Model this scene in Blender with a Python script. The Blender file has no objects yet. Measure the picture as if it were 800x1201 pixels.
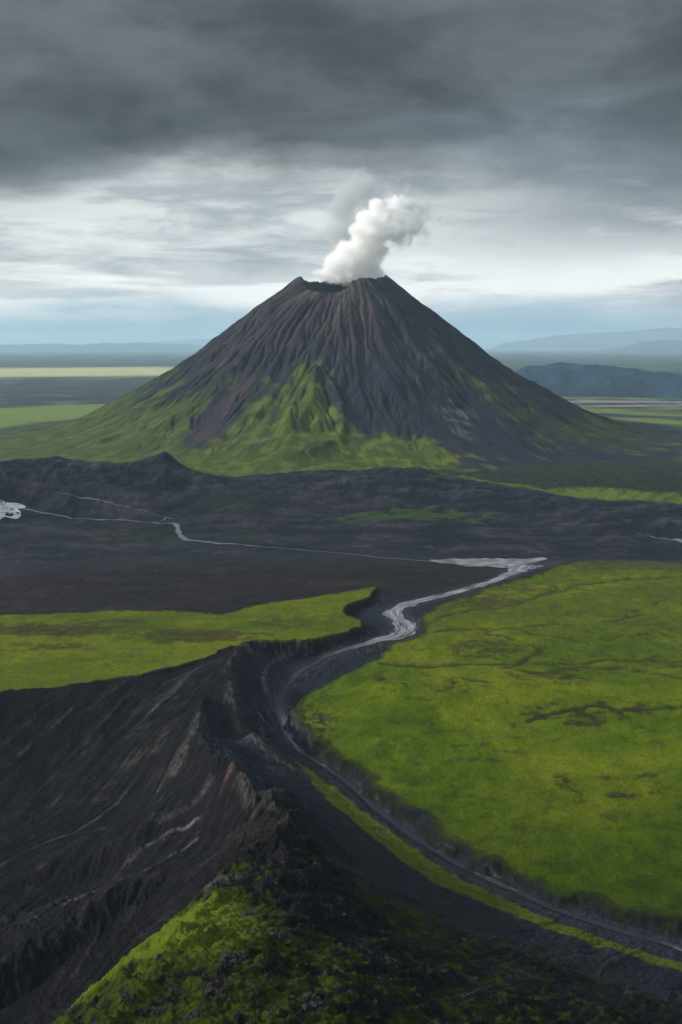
import bpy, math, random
import numpy as np

random.seed(7)
S = bpy.context.scene
F32 = np.float32

# ------------------------------------------------------------------ camera
CAM_H, PITCH, FPX = 300.0, math.radians(10.05), 1100.0
cam_d = bpy.data.cameras.new('camera')
cam_d.sensor_fit = 'HORIZONTAL'
cam_d.angle = 2 * math.atan(400 / FPX)
cam_d.clip_start = 1.0
cam_d.clip_end = 400000.0
cam = bpy.data.objects.new('camera', cam_d)
cam.location = (0, 0, CAM_H)
cam.rotation_euler = (math.pi / 2 - PITCH, 0, 0)
S.collection.objects.link(cam)
S.camera = cam

# ------------------------------------------------------------------ light
SUN_EL, SUN_AZ = 29.0, -92.0          # azimuth measured from the view direction, minus = left
EXPOSURE = 0.2
sd_ = bpy.data.lights.new('sun', 'SUN')
sd_.energy = 4.6
sd_.angle = math.radians(3)
sd_.color = (1.0, 0.95, 0.87)
sun = bpy.data.objects.new('sun', sd_)
sun.rotation_euler = (math.radians(90 - SUN_EL), 0, math.radians(180 - SUN_AZ))
S.collection.objects.link(sun)

S.view_settings.view_transform = 'Standard'
S.view_settings.look = 'None'
S.view_settings.exposure = EXPOSURE
S.view_settings.gamma = 1.0
S.view_settings.use_curve_mapping = False
S.cycles.volume_bounces = 32
S.cycles.max_bounces = 32
S.cycles.diffuse_bounces = 2
S.cycles.volume_step_rate = 0.4
S.cycles.volume_max_steps = 512


def s2l(c):
    return tuple(((v / 255) / 12.92 if v / 255 <= 0.04045 else ((v / 255 + 0.055) / 1.055) ** 2.4) for v in c)


class NT:
    """tiny helper round a node tree"""
    def __init__(s, tree):
        s.t = tree
        s.t.nodes.clear()

    def n(s, typ, **kw):
        nd = s.t.nodes.new(typ)
        for k, v in kw.items():
            if k.startswith('i_'):
                key = k[2:]
                key = int(key) if key.isdigit() else key.replace('_', ' ')
                nd.inputs[key].default_value = v
            else:
                setattr(nd, k, v)
        return nd

    def l(s, a, b):
        s.t.links.new(a, b)

    def math(s, op, a, b=None, c=None, clamp=False):
        nd = s.t.nodes.new('ShaderNodeMath')
        nd.operation = op
        nd.use_clamp = clamp
        for i, v in enumerate((a, b, c)):
            if v is None:
                continue
            if isinstance(v, (int, float)):
                nd.inputs[i].default_value = v
            else:
                s.l(v, nd.inputs[i])
        return nd.outputs[0]

    def mapr(s, v, a, b, c=0.0, d=1.0, smooth=True):
        nd = s.t.nodes.new('ShaderNodeMapRange')
        nd.interpolation_type = 'SMOOTHSTEP' if smooth else 'LINEAR'
        s.l(v, nd.inputs[0])
        for i, q in enumerate((a, b, c, d)):
            nd.inputs[1 + i].default_value = q
        return nd.outputs[0]

    def mix(s, f, a, b, typ='MIX'):
        nd = s.t.nodes.new('ShaderNodeMix')
        nd.data_type = 'RGBA'
        nd.blend_type = typ
        for sock, v in ((nd.inputs[0], f), (nd.inputs[6], a), (nd.inputs[7], b)):
            if isinstance(v, (int, float)):
                sock.default_value = v
            elif isinstance(v, tuple):
                sock.default_value = (*v[:3], 1)
            else:
                s.l(v, sock)
        return nd.outputs[2]

    def noise(s, vec, scale, detail=4, rough=0.55, dist=0.0, dim='3D'):
        nd = s.t.nodes.new('ShaderNodeTexNoise')
        nd.noise_dimensions = dim
        nd.inputs['Scale'].default_value = scale
        nd.inputs['Detail'].default_value = detail
        nd.inputs['Roughness'].default_value = rough
        nd.inputs['Distortion'].default_value = dist
        s.l(vec, nd.inputs['Vector'])
        return nd.outputs[0]

    def ramp(s, v, stops, interp='EASE'):
        nd = s.t.nodes.new('ShaderNodeValToRGB')
        cr = nd.color_ramp
        cr.interpolation = interp
        cr.elements[0].position, cr.elements[0].color = stops[0][0], (*stops[0][1], 1)
        cr.elements[1].position, cr.elements[1].color = stops[-1][0], (*stops[-1][1], 1)
        for p, c in stops[1:-1]:
            e = cr.elements.new(p)
            e.color = (*c, 1)
        s.l(v, nd.inputs[0])
        return nd.outputs[0]


# ------------------------------------------------------------------ world: overcast sky
W = bpy.data.worlds.new('World')
S.world = W
W.use_nodes = True
t = NT(W.node_tree)
tc = t.n('ShaderNodeTexCoord')
sky = t.n('ShaderNodeTexSky', sky_type='NISHITA', sun_disc=False, sun_elevation=math.radians(SUN_EL),
          sun_rotation=math.radians(SUN_AZ), altitude=300.0)
bg_sky = t.n('ShaderNodeBackground', i_Strength=0.1)
t.l(sky.outputs[0], bg_sky.inputs[0])
sep = t.n('ShaderNodeSeparateXYZ')
t.l(tc.outputs['Generated'], sep.inputs[0])
dx, dy, dz = sep.outputs


def stretched(kx, kz, off=0.0):
    c = t.n('ShaderNodeCombineXYZ')
    t.l(t.math('MULTIPLY_ADD', dx, kx, off), c.inputs[0])
    t.l(t.math('MULTIPLY', dy, kx), c.inputs[1])
    t.l(t.math('MULTIPLY', dz, kz), c.inputs[2])
    return c.outputs[0]


warp = t.noise(stretched(2.2, 9.0, 3.1), 1.0, 4, 0.55)
warp2 = t.noise(stretched(9.0, 34.0, 1.7), 1.0, 9, 0.62)
el = t.math('ADD', dz, t.math('MULTIPLY', t.math('SUBTRACT', warp, 0.5), 0.06))
el = t.math('ADD', el, t.math('MULTIPLY', t.math('SUBTRACT', warp2, 0.5), 0.040))
el = t.math('ADD', el, t.math('MULTIPLY', t.math('MULTIPLY', t.mapr(dx, -0.16, -0.34), t.mapr(dz, 0.08, 0.15)), 0.03))
el = t.math('ADD', el, t.math('MULTIPLY', t.math('MULTIPLY', t.mapr(dx, 0.10, 0.32), t.mapr(dz, 0.08, 0.14)), 0.028))
# low deck colours by height above the horizon (sine of the elevation)
base = t.ramp(el, [(0.000, s2l((116, 148, 168))), (0.014, s2l((138, 166, 182))), (0.030, s2l((172, 190, 200))),
                   (0.050, s2l((246, 246, 243))), (0.072, s2l((240, 241, 238))), (0.100, s2l((214, 218, 218))), (0.135, s2l((216, 219, 218))),
                   (0.156, s2l((206, 209, 208))), (0.178, s2l((122, 127, 131))), (0.205, s2l((76, 80, 85))),
                   (0.330, s2l((82, 86, 90))), (0.430, s2l((130, 134, 138))), (0.640, (0.74, 0.78, 0.84))], 'LINEAR')
# streaky stratus: grey bands and white rifts in the bright gap
st1 = t.noise(stretched(5.5, 26.0, 7.3), 1.0, 9, 0.62, 0.35)
st2 = t.noise(stretched(3.0, 17.0, 2.3), 1.0, 8, 0.6, 0.3)
gap = t.math('MULTIPLY', t.mapr(dz, 0.005, 0.05), t.mapr(dz, 0.30, 0.16))
grey = t.math('MULTIPLY', t.mapr(st1, 0.46, 0.68), t.math('MULTIPLY', gap, t.mapr(dz, 0.19, 0.15)))
c1 = t.mix(t.math('MULTIPLY', grey, 0.75), base, s2l((138, 149, 157)))
band = t.noise(stretched(1.9, 23.0, 12.7), 1.0, 8, 0.55, 0.25)
c1 = t.mix(t.math('MULTIPLY', t.mapr(band, 0.50, 0.60), t.math('MULTIPLY', t.math('MULTIPLY', gap, t.mapr(dz, 0.18, 0.15)), 0.55)), c1, s2l((146, 155, 162)))
right = t.mapr(dx, 0.0, 0.30)
g2 = t.math('MULTIPLY', t.math('MULTIPLY', t.mapr(dz, 0.075, 0.13), right), gap)
c2 = t.mix(t.math('MULTIPLY', g2, 0.8), c1, s2l((112, 122, 130)))
wh = t.math('MULTIPLY', t.mapr(st2, 0.52, 0.70), t.math('MULTIPLY', gap, t.mapr(dz, 0.18, 0.14)))
c3 = t.mix(t.math('MULTIPLY', wh, 0.6), c2, s2l((250, 250, 246)))
# broad soft lumps in the dark deck
lump = t.noise(stretched(5.0, 14.0, 5.5), 1.0, 9, 0.58, 0.25)
lm = t.mapr(lump, 0.30, 0.70, 0.58, 1.55)
lmc = t.n('ShaderNodeCombineColor')
for i in range(3):
    t.l(lm, lmc.inputs[i])
deck = t.mapr(dz, 0.13, 0.20)
c4 = t.mix(deck, c3, t.mix(1.0, c3, lmc.outputs[0], 'MULTIPLY'))
bg_cl = t.n('ShaderNodeBackground', i_Strength=1.0)
t.l(c4, bg_cl.inputs[0])
ms = t.n('ShaderNodeMixShader')
cover = t.mapr(t.noise(stretched(3.0, 22.0, 9.1), 1.0, 4, 0.5), 0.25, 0.42, 0.94, 1.0)
t.l(cover, ms.inputs[0])
t.l(bg_sky.outputs[0], ms.inputs[1])
t.l(bg_cl.outputs[0], ms.inputs[2])
wo = t.n('ShaderNodeOutputWorld')
t.l(ms.outputs[0], wo.inputs[0])


# ------------------------------------------------------------------ numpy tools
_ang = np.linspace(0, 2 * np.pi, 256, endpoint=False)
_GX, _GY = np.cos(_ang).astype(F32), np.sin(_ang).astype(F32)


def pn(x, y, seed=0):
    """gradient noise, about -0.7..0.7"""
    x = np.asarray(x, F32); y = np.asarray(y, F32)
    xi = np.floor(x); yi = np.floor(y)
    fx = x - xi; fy = y - yi
    xi = xi.astype(np.int64); yi = yi.astype(np.int64)
    u = fx * fx * fx * (fx * (fx * 6 - 15) + 10)
    v = fy * fy * fy * (fy * (fy * 6 - 15) + 10)

    def g(ix, iy, ax, ay):
        h = (ix * 374761393 + iy * 668265263 + seed * 974634777) & 0xffffffff
        h = ((h ^ (h >> 13)) * 1274126177) & 0xffffffff
        h = ((h ^ (h >> 16)) & 255).astype(np.intp)
        return _GX[h] * ax + _GY[h] * ay
    a = g(xi, yi, fx, fy); b = g(xi + 1, yi, fx - 1, fy)
    c = g(xi, yi + 1, fx, fy - 1); d = g(xi + 1, yi + 1, fx - 1, fy - 1)
    return a + u * (b - a) + v * ((c + u * (d - c)) - (a + u * (b - a)))


def fbm(x, y, seed=0, octv=4, gain=0.5, lac=2.03):
    r = 0; a = 1.0; k = 1.0
    for i in range(octv):
        r = r + a * pn(x * k + 17.3 * i, y * k - 9.1 * i, seed + i * 13)
        a *= gain; k *= lac
    return r


def ridged(x, y, seed=0, octv=4, gain=0.5):
    r = 0; a = 1.0; k = 1.0
    for i in range(octv):
        r = r + a * (1 - np.abs(pn(x * k + 5.7 * i, y * k + 3.3 * i, seed + i * 7)) * 2.4)
        a *= gain; k *= 2.07
    return r


def ss(a, b, x):
    q = np.clip((x - a) / (b - a), 0, 1)
    return q * q * (3 - 2 * q)


def lerp(a, b, f):
    return a + (b - a) * f


def at(px, py, z=0.0):
    """world x, y of the point of height z that the photograph shows at px, py"""
    v = (600.5 - py) / FPX
    X = (px - 400) / FPX
    Y = math.cos(PITCH) + v * math.sin(PITCH)
    Z = -math.sin(PITCH) + v * math.cos(PITCH)
    k = (z - CAM_H) / Z
    return X * k, Y * k


def poly_sd(P, x, y):
    """signed distance (inside positive) to polygon P"""
    P = np.asarray(P, F32)
    Q = np.roll(P, -1, 0)
    d2 = np.full(x.shape, 1e18, F32)
    ins = np.zeros(x.shape, bool)
    for (ax, ay), (bx, by) in zip(P, Q):
        ex, ey = bx - ax, by - ay
        tt = np.clip(((x - ax) * ex + (y - ay) * ey) / (ex * ex + ey * ey + 1e-9), 0, 1)
        d2 = np.minimum(d2, (x - ax - tt * ex) ** 2 + (y - ay - tt * ey) ** 2)
        if abs(by - ay) > 1e-6:
            c = ((ay > y) != (by > y)) & (x < (bx - ax) * (y - ay) / (by - ay) + ax)
            ins ^= c
    d = np.sqrt(d2)
    return np.where(ins, d, -d)


def line_d(P, x, y, vals=None):
    """distance to a polyline, distance along it, side, and the vertex values at the nearest point"""
    P = np.asarray(P, F32)
    d2 = np.full(x.shape, 1e18, F32)
    s = np.zeros(x.shape, F32)
    side = np.zeros(x.shape, F32)
    V = np.zeros(x.shape + (len(vals[0]),), F32) if vals is not None else None
    L = 0.0
    for i in range(len(P) - 1):
        (ax, ay), (bx, by) = P[i], P[i + 1]
        ex, ey = bx - ax, by - ay
        l = math.hypot(ex, ey)
        tt = np.clip(((x - ax) * ex + (y - ay) * ey) / (l * l + 1e-9), 0, 1)
        q = (x - ax - tt * ex) ** 2 + (y - ay - tt * ey) ** 2
        m = q < d2
        d2 = np.where(m, q, d2)
        s = np.where(m, L + tt * l, s)
        side = np.where(m, np.sign((x - ax) * ey - (y - ay) * ex), side)
        if vals is not None:
            for j in range(V.shape[-1]):
                V[..., j] = np.where(m, vals[i][j] + tt * (vals[i + 1][j] - vals[i][j]), V[..., j])
        L += l
    return np.sqrt(d2), s, side, V


def smooth_line(P, n=6):
    """Catmull-Rom through the points (any number of columns)"""
    P = [np.array(p, float) for p in P]
    P = [2 * P[0] - P[1]] + P + [2 * P[-1] - P[-2]]
    out = []
    for i in range(1, len(P) - 2):
        for k in range(n):
            u = k / n
            out.append(0.5 * ((2 * P[i]) + (P[i + 1] - P[i - 1]) * u + (2 * P[i - 1] - 5 * P[i] + 4 * P[i + 1] - P[i + 2]) * u * u
                              + (3 * P[i] - P[i - 1] - 3 * P[i + 1] + P[i + 2]) * u ** 3))
    out.append(P[-2])
    return np.array(out)


def tps(pts, vals, x, y, reg=1e-4):
    P = np.array(pts, float) / 300.0
    v = np.array(vals, float)
    n = len(P)
    r2 = ((P[:, None] - P[None]) ** 2).sum(-1)
    K = 0.5 * r2 * np.log(r2 + 1e-12) + reg * np.eye(n)
    A = np.zeros((n + 3, n + 3))
    A[:n, :n] = K
    A[:n, n] = 1; A[:n, n + 1:] = P
    A[n, :n] = 1; A[n + 1:, :n] = P.T
    w = np.linalg.solve(A, np.concatenate([v, np.zeros(3)]))
    X, Y = (x / 300).astype(F32), (y / 300).astype(F32)
    out = w[n] + w[n + 1] * X + w[n + 2] * Y
    for i in range(n):
        q = (X - P[i, 0]) ** 2 + (Y - P[i, 1]) ** 2
        out += w[i] * 0.5 * q * np.log(q + 1e-9)
    return out.astype(F32)


def bil(G, x0, y0, c, x, y):
    fx = np.clip((x - x0) / c, 0, G.shape[1] - 1.001); fy = np.clip((y - y0) / c, 0, G.shape[0] - 1.001)
    ix = fx.astype(np.intp); iy = fy.astype(np.intp)
    fx = (fx - ix).astype(F32); fy = (fy - iy).astype(F32)
    if G.ndim == 3:
        fx = fx[..., None]; fy = fy[..., None]
    return (G[iy, ix] * (1 - fx) + G[iy, ix + 1] * fx) * (1 - fy) + (G[iy + 1, ix] * (1 - fx) + G[iy + 1, ix + 1] * fx) * fy


def erode(H, cell, strength, batches=12, n=25000, steps=70, seed=1, rate=0.25, cap=4.0, dep=0.25, inertia=0.35):
    """many rain drops run down the slopes, cutting rills; returns the height and how much water passed"""
    rng = np.random.default_rng(seed)
    ny, nx = H.shape
    H = (H / cell).astype(np.float64)
    flow = np.zeros(ny * nx)
    for b in range(batches):
        x = rng.random(n) * (nx - 4) + 1.5
        y = rng.random(n) * (ny - 4) + 1.5
        vx = np.zeros(n); vy = np.zeros(n)
        sed = np.zeros(n); water = np.ones(n); vel = np.ones(n)
        Hf = H.ravel()
        for k in range(steps):
            ix = x.astype(np.intp); iy = y.astype(np.intp)
            fx = x - ix; fy = y - iy
            i0 = iy * nx + ix
            a = Hf[i0]; bb = Hf[i0 + 1]; c = Hf[i0 + nx]; d = Hf[i0 + nx + 1]
            gx = (bb - a) * (1 - fy) + (d - c) * fy
            gy = (c - a) * (1 - fx) + (d - bb) * fx
            h = a * (1 - fx) * (1 - fy) + bb * fx * (1 - fy) + c * (1 - fx) * fy + d * fx * fy
            vx = vx * inertia - gx * (1 - inertia); vy = vy * inertia - gy * (1 - inertia)
            l = np.sqrt(vx * vx + vy * vy) + 1e-6
            vx /= l; vy /= l
            nxp = x + vx; nyp = y + vy
            ok = (nxp > 1) & (nxp < nx - 3) & (nyp > 1) & (nyp < ny - 3)
            nxp = np.where(ok, nxp, x); nyp = np.where(ok, nyp, y)
            jx = nxp.astype(np.intp); jy = nyp.astype(np.intp)
            gx2 = nxp - jx; gy2 = nyp - jy
            j0 = jy * nx + jx
            h2 = Hf[j0] * (1 - gx2) * (1 - gy2) + Hf[j0 + 1] * gx2 * (1 - gy2) + Hf[j0 + nx] * (1 - gx2) * gy2 + Hf[j0 + nx + 1] * gx2 * gy2
            dh = h2 - h
            capc = np.maximum(-dh, 0.01) * vel * water * cap
            er = np.where(sed > capc, 0, np.minimum((capc - sed) * rate, np.maximum(-dh, 0)))
            dp = np.where(dh > 0, np.minimum(dh, sed), np.where(sed > capc, (sed - capc) * dep, 0))
            er = er * strength.ravel()[i0] * ok
            amt = dp * ok - er
            sed = sed - amt
            w = np.concatenate([(1 - fx) * (1 - fy), fx * (1 - fy), (1 - fx) * fy, fx * fy])
            idx = np.concatenate([i0, i0 + 1, i0 + nx, i0 + nx + 1])
            Hf += np.bincount(idx, w * np.tile(amt, 4), minlength=nx * ny)
            flow += np.bincount(i0, water * ok, minlength=nx * ny)
            vel = np.sqrt(np.maximum(vel * vel - dh * 2, 0.05))
            vel = np.minimum(vel, 4)
            water *= 0.985
            x, y = nxp, nyp
        H = Hf.reshape(ny, nx)
    return (H * cell).astype(F32), flow.reshape(ny, nx).astype(F32)


def blur(G, k=1):
    for _ in range(k):
        P = np.pad(G, 1, mode='edge')
        G = (P[:-2, 1:-1] + P[2:, 1:-1] + P[1:-1, :-2] + P[1:-1, 2:] + 4 * P[1:-1, 1:-1]) / 8
    return G


def lic(Hh, nz_, steps, k=1.0, mix=None):
    """smear noise along the fall line of the slope, giving rills and streaks"""
    gy, gx = np.gradient(blur(Hh, 6))
    l = np.hypot(gx, gy) + 1e-5
    gx = (gx / l).astype(F32); gy = (gy / l).astype(F32)
    if mix is not None:
        ux, uy, w = mix
        gx = gx * (1 - w) + ux * w; gy = gy * (1 - w) + uy * w
        l = np.hypot(gx, gy) + 1e-5
        gx = (gx / l).astype(F32); gy = (gy / l).astype(F32)
    ny, nx = Hh.shape
    acc = nz_.copy(); n = 1
    jj, ii = np.meshgrid(np.arange(nx, dtype=F32), np.arange(ny, dtype=F32))
    for sgn in (1, -1):
        px, py = jj.copy(), ii.copy()
        for _ in range(steps):
            a = np.clip(np.rint(px), 0, nx - 1).astype(np.int32); b = np.clip(np.rint(py), 0, ny - 1).astype(np.int32)
            px += sgn * gx[b, a] * k; py += sgn * gy[b, a] * k
            a = np.clip(np.rint(px), 0, nx - 1).astype(np.int32); b = np.clip(np.rint(py), 0, ny - 1).astype(np.int32)
            acc += nz_[b, a]; n += 1
    acc /= n
    return acc / (acc.std() + 1e-9)


def grad(G, c):
    gy, gx = np.gradient(G, c)
    return gx, gy


C3 = lambda *c: np.array(c, F32)

# ------------------------------------------------------------------ near ground: canyon, ridge, foreground hill
NX0, NX1, NY0, NY1, NC = -600.0, 600.0, 110.0, 1500.0, 1.0
RIVER = [(660, 655, -7, 16), (620, 663, -8, 16), (590, 677, -8.5, 7), (560, 687, -9, 6), (535, 694, -9.5, 6), (510, 700.5, -10, 6.5),
         (483, 707, -10.5, 8), (466, 714, -11, 9), (462, 721, -11.5, 10), (471, 729, -12, 11), (476, 738, -12.5, 12), (466, 746, -12.5, 10),
         (443, 751, -13, 6), (418, 758, -14, 4.5), (388, 769, -17, 3), (362, 783, -21, 2.4), (340, 800, -26, 2.2), (328, 817, -29, 2.2),
         (330, 835, -30, 3.0), (338, 853, -31, 4.6), (349, 872, -32, 5.2), (367, 890, -33, 2.0), (390, 905, -33.5, 2.0), (414, 923, -34, 2.0),
         (443, 950, -34.5, 2.0), (472, 972, -35, 2.0), (503, 993, -35.5, 2.0), (545, 1017, -36, 2.0), (600, 1043, -36.5, 2.0),
         (660, 1069, -37, 2.0), (720, 1089, -37.5, 2.0), (800, 1113, -38, 2.0), (900, 1146, -38, 3), (1010, 1180, -38, 3)]
RV = smooth_line([(*at(a, b, z), z, w) for a, b, z, w in RIVER], 5)

CTRL = [  # (px, py, z) of ground points read from the photograph
    # plain behind
    (-250, 690, -4), (0, 690, -4), (100, 690, -4), (200, 690, -4), (300, 690, -4), (380, 685, -4), (430, 685, -4), (450, 695, -6),
    (0, 650, -4), (200, 650, -4), (400, 650, -5), (500, 655, -7), (560, 655, -8), (600, 650, -8), (700, 645, -6), (800, 640, -6), (1000, 640, -5),
    (520, 680, -8), (470, 690, -8), (430, 708, -9), (440, 725, -11), (440, 740, -13), (500, 720, -10), (495, 700, -9), (600, 690, -8), (560, 700, -8),
    # under the two meadows
    (-200, 760, -1), (0, 770, -1), (150, 760, -1), (300, 735, -1), (-400, 800, -2),
    (800, 700, -6), (650, 760, -8), (800, 800, -8), (500, 850, -20), (650, 900, -20), (800, 950, -20), (1000, 900, -15), (900, 1050, -30), (700, 1020, -32),
    # basin at the left
    (0, 826, -4), (100, 813, -4), (200, 796, -4), (250, 779, -2), (-150, 845, -5),
    (0, 870, -24), (100, 860, -23), (180, 845, -13), (225, 815, -3), (-200, 900, -30),
    (0, 930, -43), (80, 925, -42), (140, 915, -34), (185, 895, -16), (-250, 980, -44),
    (0, 1000, -40), (70, 985, -39), (130, 962, -34), (180, 942, -22), (215, 905, -4),
    (272, 900, 24), (240, 925, 8), (190, 960, -8), (125, 992, -20), (60, 1015, -28), (0, 1045, -31), (-150, 1060, -34),
    (215, 975, -10), (120, 1022, -29), (40, 1065, -34), (270, 965, 12), (300, 960, 24),
    (270, 990, 15), (205, 1008, 3), (137, 1036, -4), (105, 1062, -6), (65, 1100, -8), (0, 1140, -9), (-150, 1180, -10),
    (250, 1003, 18), (212, 1042, 2), (178, 1078, -10), (136, 1122, -18), (98, 1160, -22), (60, 1201, -22), (-80, 1201, -20),
    # crest that bounds the canyon, left side
    (294, 754, -1), (281, 762, 2), (273, 776, 4), (268, 790, 5), (273, 805, 6), (268, 820, 8), (249, 822, 11), (237, 832, 12), (229, 858, 13),
    (245, 875, 15), (250, 892, 19), (288, 918, 30), (306, 937, 37), (325, 950, 42), (338, 958, 46), (338, 972, 48), (330, 985, 50),
    # rib in the canyon
    (276, 825, 2), (281, 852, -4), (295, 865, -7), (310, 880, -10), (330, 895, -15), (350, 907, -19),
    (257, 845, -10), (266, 868, -9), (290, 890, -3), (315, 915, 4), (340, 935, 10), (365, 940, -2),
    # canyon wall
    (300, 765, -8), (300, 790, -15), (295, 820, -14), (312, 820, -23), (315, 850, -22), (335, 875, -27), (360, 897, -28),
    (330, 760, -9), (345, 768, -17), (385, 762, -15), (400, 755, -13), (330, 780, -20), (375, 780, -24), (355, 800, -28),
    (350, 830, -30), (400, 770, -20), (430, 765, -17),
    # green strip under the river
    (400, 940, -24), (450, 975, -28), (500, 1015, -30), (560, 1042, -32), (640, 1075, -34), (720, 1103, -35), (800, 1127, -36), (950, 1170, -36),
    (420, 935, -31), (480, 985, -33), (560, 1027, -34), (660, 1074, -36),
    # far bank foot
    (440, 920, -33), (520, 985, -34), (600, 1030, -35), (700, 1072, -36), (800, 1105, -37),
    # flank of the foreground hill towards the river
    (380, 965, 14), (400, 985, 8), (395, 1010, 32), (440, 1005, -2), (430, 1040, 28), (480, 1040, -8), (420, 1080, 46), (410, 1130, 68), (400, 1201, 95),
    (500, 1062, -4), (500, 1100, 24), (500, 1150, 50), (500, 1201, 74), (600, 1095, -14), (600, 1140, 18), (600, 1201, 50),
    (700, 1130, -18), (700, 1170, 8), (700, 1201, 26), (800, 1160, -22), (800, 1201, 2), (950, 1201, -20),
    # foreground hill
    (305, 1006, 55), (272, 1020, 58), (258, 1034, 62), (244, 1068, 72), (208, 1100, 80), (180, 1140, 88), (155, 1175, 96), (128, 1210, 105),
    (350, 1000, 52), (350, 1060, 66), (340, 1120, 82), (330, 1201, 101), (265, 1085, 77), (245, 1145, 91), (215, 1201, 103), (290, 1040, 66),
    (90, 1300, 112), (300, 1300, 118), (500, 1300, 92), (700, 1300, 55), (900, 1300, 15), (-60, 1300, 20), (-250, 1200, -15)]
pts = [at(a, b, z) for a, b, z in CTRL]
vals = [c[2] for c in CTRL]
for x, y, z in RV[::4, :3]:
    pts.append((x, y)); vals.append(z - 0.5)
for x, y, z in ((0, 120, 120), (-160, 110, 70), (160, 110, 60), (-440, 150, 0), (440, 150, -30), (-600, 1480, -3), (0, 1480, -5), (600, 1480, -5),
                (-250, 1480, -4), (250, 1480, -5), (-460, 400, -30), (460, 400, -35)):
    pts.append((x, y)); vals.append(z)

cx = np.arange(NX0, NX1 + 4, 4.0, dtype=F32); cy = np.arange(NY0, NY1 + 4, 4.0, dtype=F32)
CX, CY = np.meshgrid(cx, cy)
Bc = tps(pts, vals, CX, CY)
gxs = np.arange(NX0, NX1 + NC, NC, dtype=F32); gys = np.arange(NY0, NY1 + NC, NC, dtype=F32)
X, Y = np.meshgrid(gxs, gys)
H = bil(Bc, NX0, NY0, 4.0, X, Y)
RR = np.hypot(X, Y)

MR = [(1300, 640), (800, 650), (750, 651), (680, 657), (660, 662), (620, 675), (590, 685), (550, 697), (520, 707), (497, 717), (494, 727), (497, 740), (490, 747), (470, 755),
      (450, 763), (425, 780), (405, 787), (390, 795), (365, 806), (347, 822), (343, 832), (347, 844), (362, 862), (385, 882), (413, 895), (430, 908), (436, 920),
      (465, 936), (495, 955), (512, 975), (550, 998), (600, 1022), (615, 1031), (650, 1043), (700, 1051), (750, 1069), (800, 1084), (900, 1120), (1400, 1200)]
MRz = lambda a, b: float(np.interp(b, [650, 790, 806, 822, 844, 862, 882, 908, 960, 1031, 1085, 1201], [-3, -3, -10, -17, -21, -23, -25, -27, -29, -30.5, -31.5, -33])) if a < 720 or b > 1000 else -3
PR = [at(a, b, MRz(a, b)) for a, b in MR]
ML = [(-500, 735), (0, 722), (60, 719), (125, 717), (200, 716), (255, 721), (300, 712), (350, 703), (400, 694), (442, 688), (441, 693), (432, 703), (409, 709.5), (404, 714),
      (407, 720), (423, 725), (427, 732), (409, 741), (380, 748), (335, 752), (295, 753), (281, 760), (250, 770), (200, 785), (100, 802), (0, 816), (-200, 845), (-500, 860)]
PL = [at(a, b, -3) for a, b in ML]
STRIP = [(350, 903), (375, 914), (410, 938), (450, 966), (490, 995), (525, 1018), (560, 1034), (600, 1051), (650, 1074), (700, 1093), (750, 1107), (800, 1119), (1000, 1180),
         (1000, 1190), (800, 1128), (750, 1117), (700, 1107), (650, 1089), (600, 1067), (560, 1057), (520, 1047), (490, 1030), (460, 1008), (430, 985), (400, 962), (375, 938)]
PS = [at(a, b, -28) for a, b in STRIP]
x2 = np.arange(NX0, NX1 + 2, 2.0, dtype=F32); y2 = np.arange(NY0, NY1 + 2, 2.0, dtype=F32)
X2, Y2 = np.meshgrid(x2, y2)
up = lambda G: bil(G.astype(F32), NX0, NY0, 2.0, X, Y)
n_edge = fbm(X / 20, Y / 20, 3, 5, 0.6)
nEf = fbm(X / 5, Y / 5, 7, 2) * 0.9
sdR = up(poly_sd(PR, X2, Y2)) + fbm(X / 24, Y / 24, 3, 3, 0.5) * 8.0 + nEf
sdL = up(poly_sd(PL, X2, Y2)) + n_edge * 4.5
sdS = up(poly_sd(PS, X2, Y2)) + fbm(X / 9, Y / 9, 5, 3) * 3.5
rd, rs, rside, rv = line_d(RV[:, :2], X2, Y2, RV[:, 2:4])
rd, rs, rside = up(rd), up(rs), up(rside)
rz, rw = up(rv[..., 0]), up(rv[..., 1])

# right meadow surface: falls to the lower river at the right
mpts = [(at(a, b, z), z) for a, b, z in ((500, 730, -3), (800, 660, -3), (420, 785, -4), (350, 822, -17), (347, 844, -21), (362, 862, -22.5), (385, 882, -25), (430, 908, -27), (465, 936, -28), (500, 955, -29), (550, 998, -30), (600, 1025, -30.5), (500, 880, -20), (420, 840, -13),
                                        (700, 1050, -31), (800, 1085, -31.5), (800, 800, -3), (600, 800, -5), (650, 900, -18), (800, 900, -12), (600, 970, -26),
                                        (800, 1000, -26), (1000, 1000, -26), (1100, 800, -4), (950, 1120, -33))]
Hm = bil(tps([p for p, _ in mpts], [z for _, z in mpts], CX, CY, 1e-3), NX0, NY0, 4.0, X, Y)
Hm = Hm + fbm(X / 95, Y / 70, 21, 3) * 4.0 + fbm(X / 24, Y / 20, 22, 5) * 1.7 - ss(0.1, 0.6, fbm(X / 45, Y / 30, 28, 3)) * 1.6
Hl = -3 + fbm(X / 120, Y / 80, 23, 3) * 3.0 + fbm(X / 18, Y / 14, 24, 4) * 0.8

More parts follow.
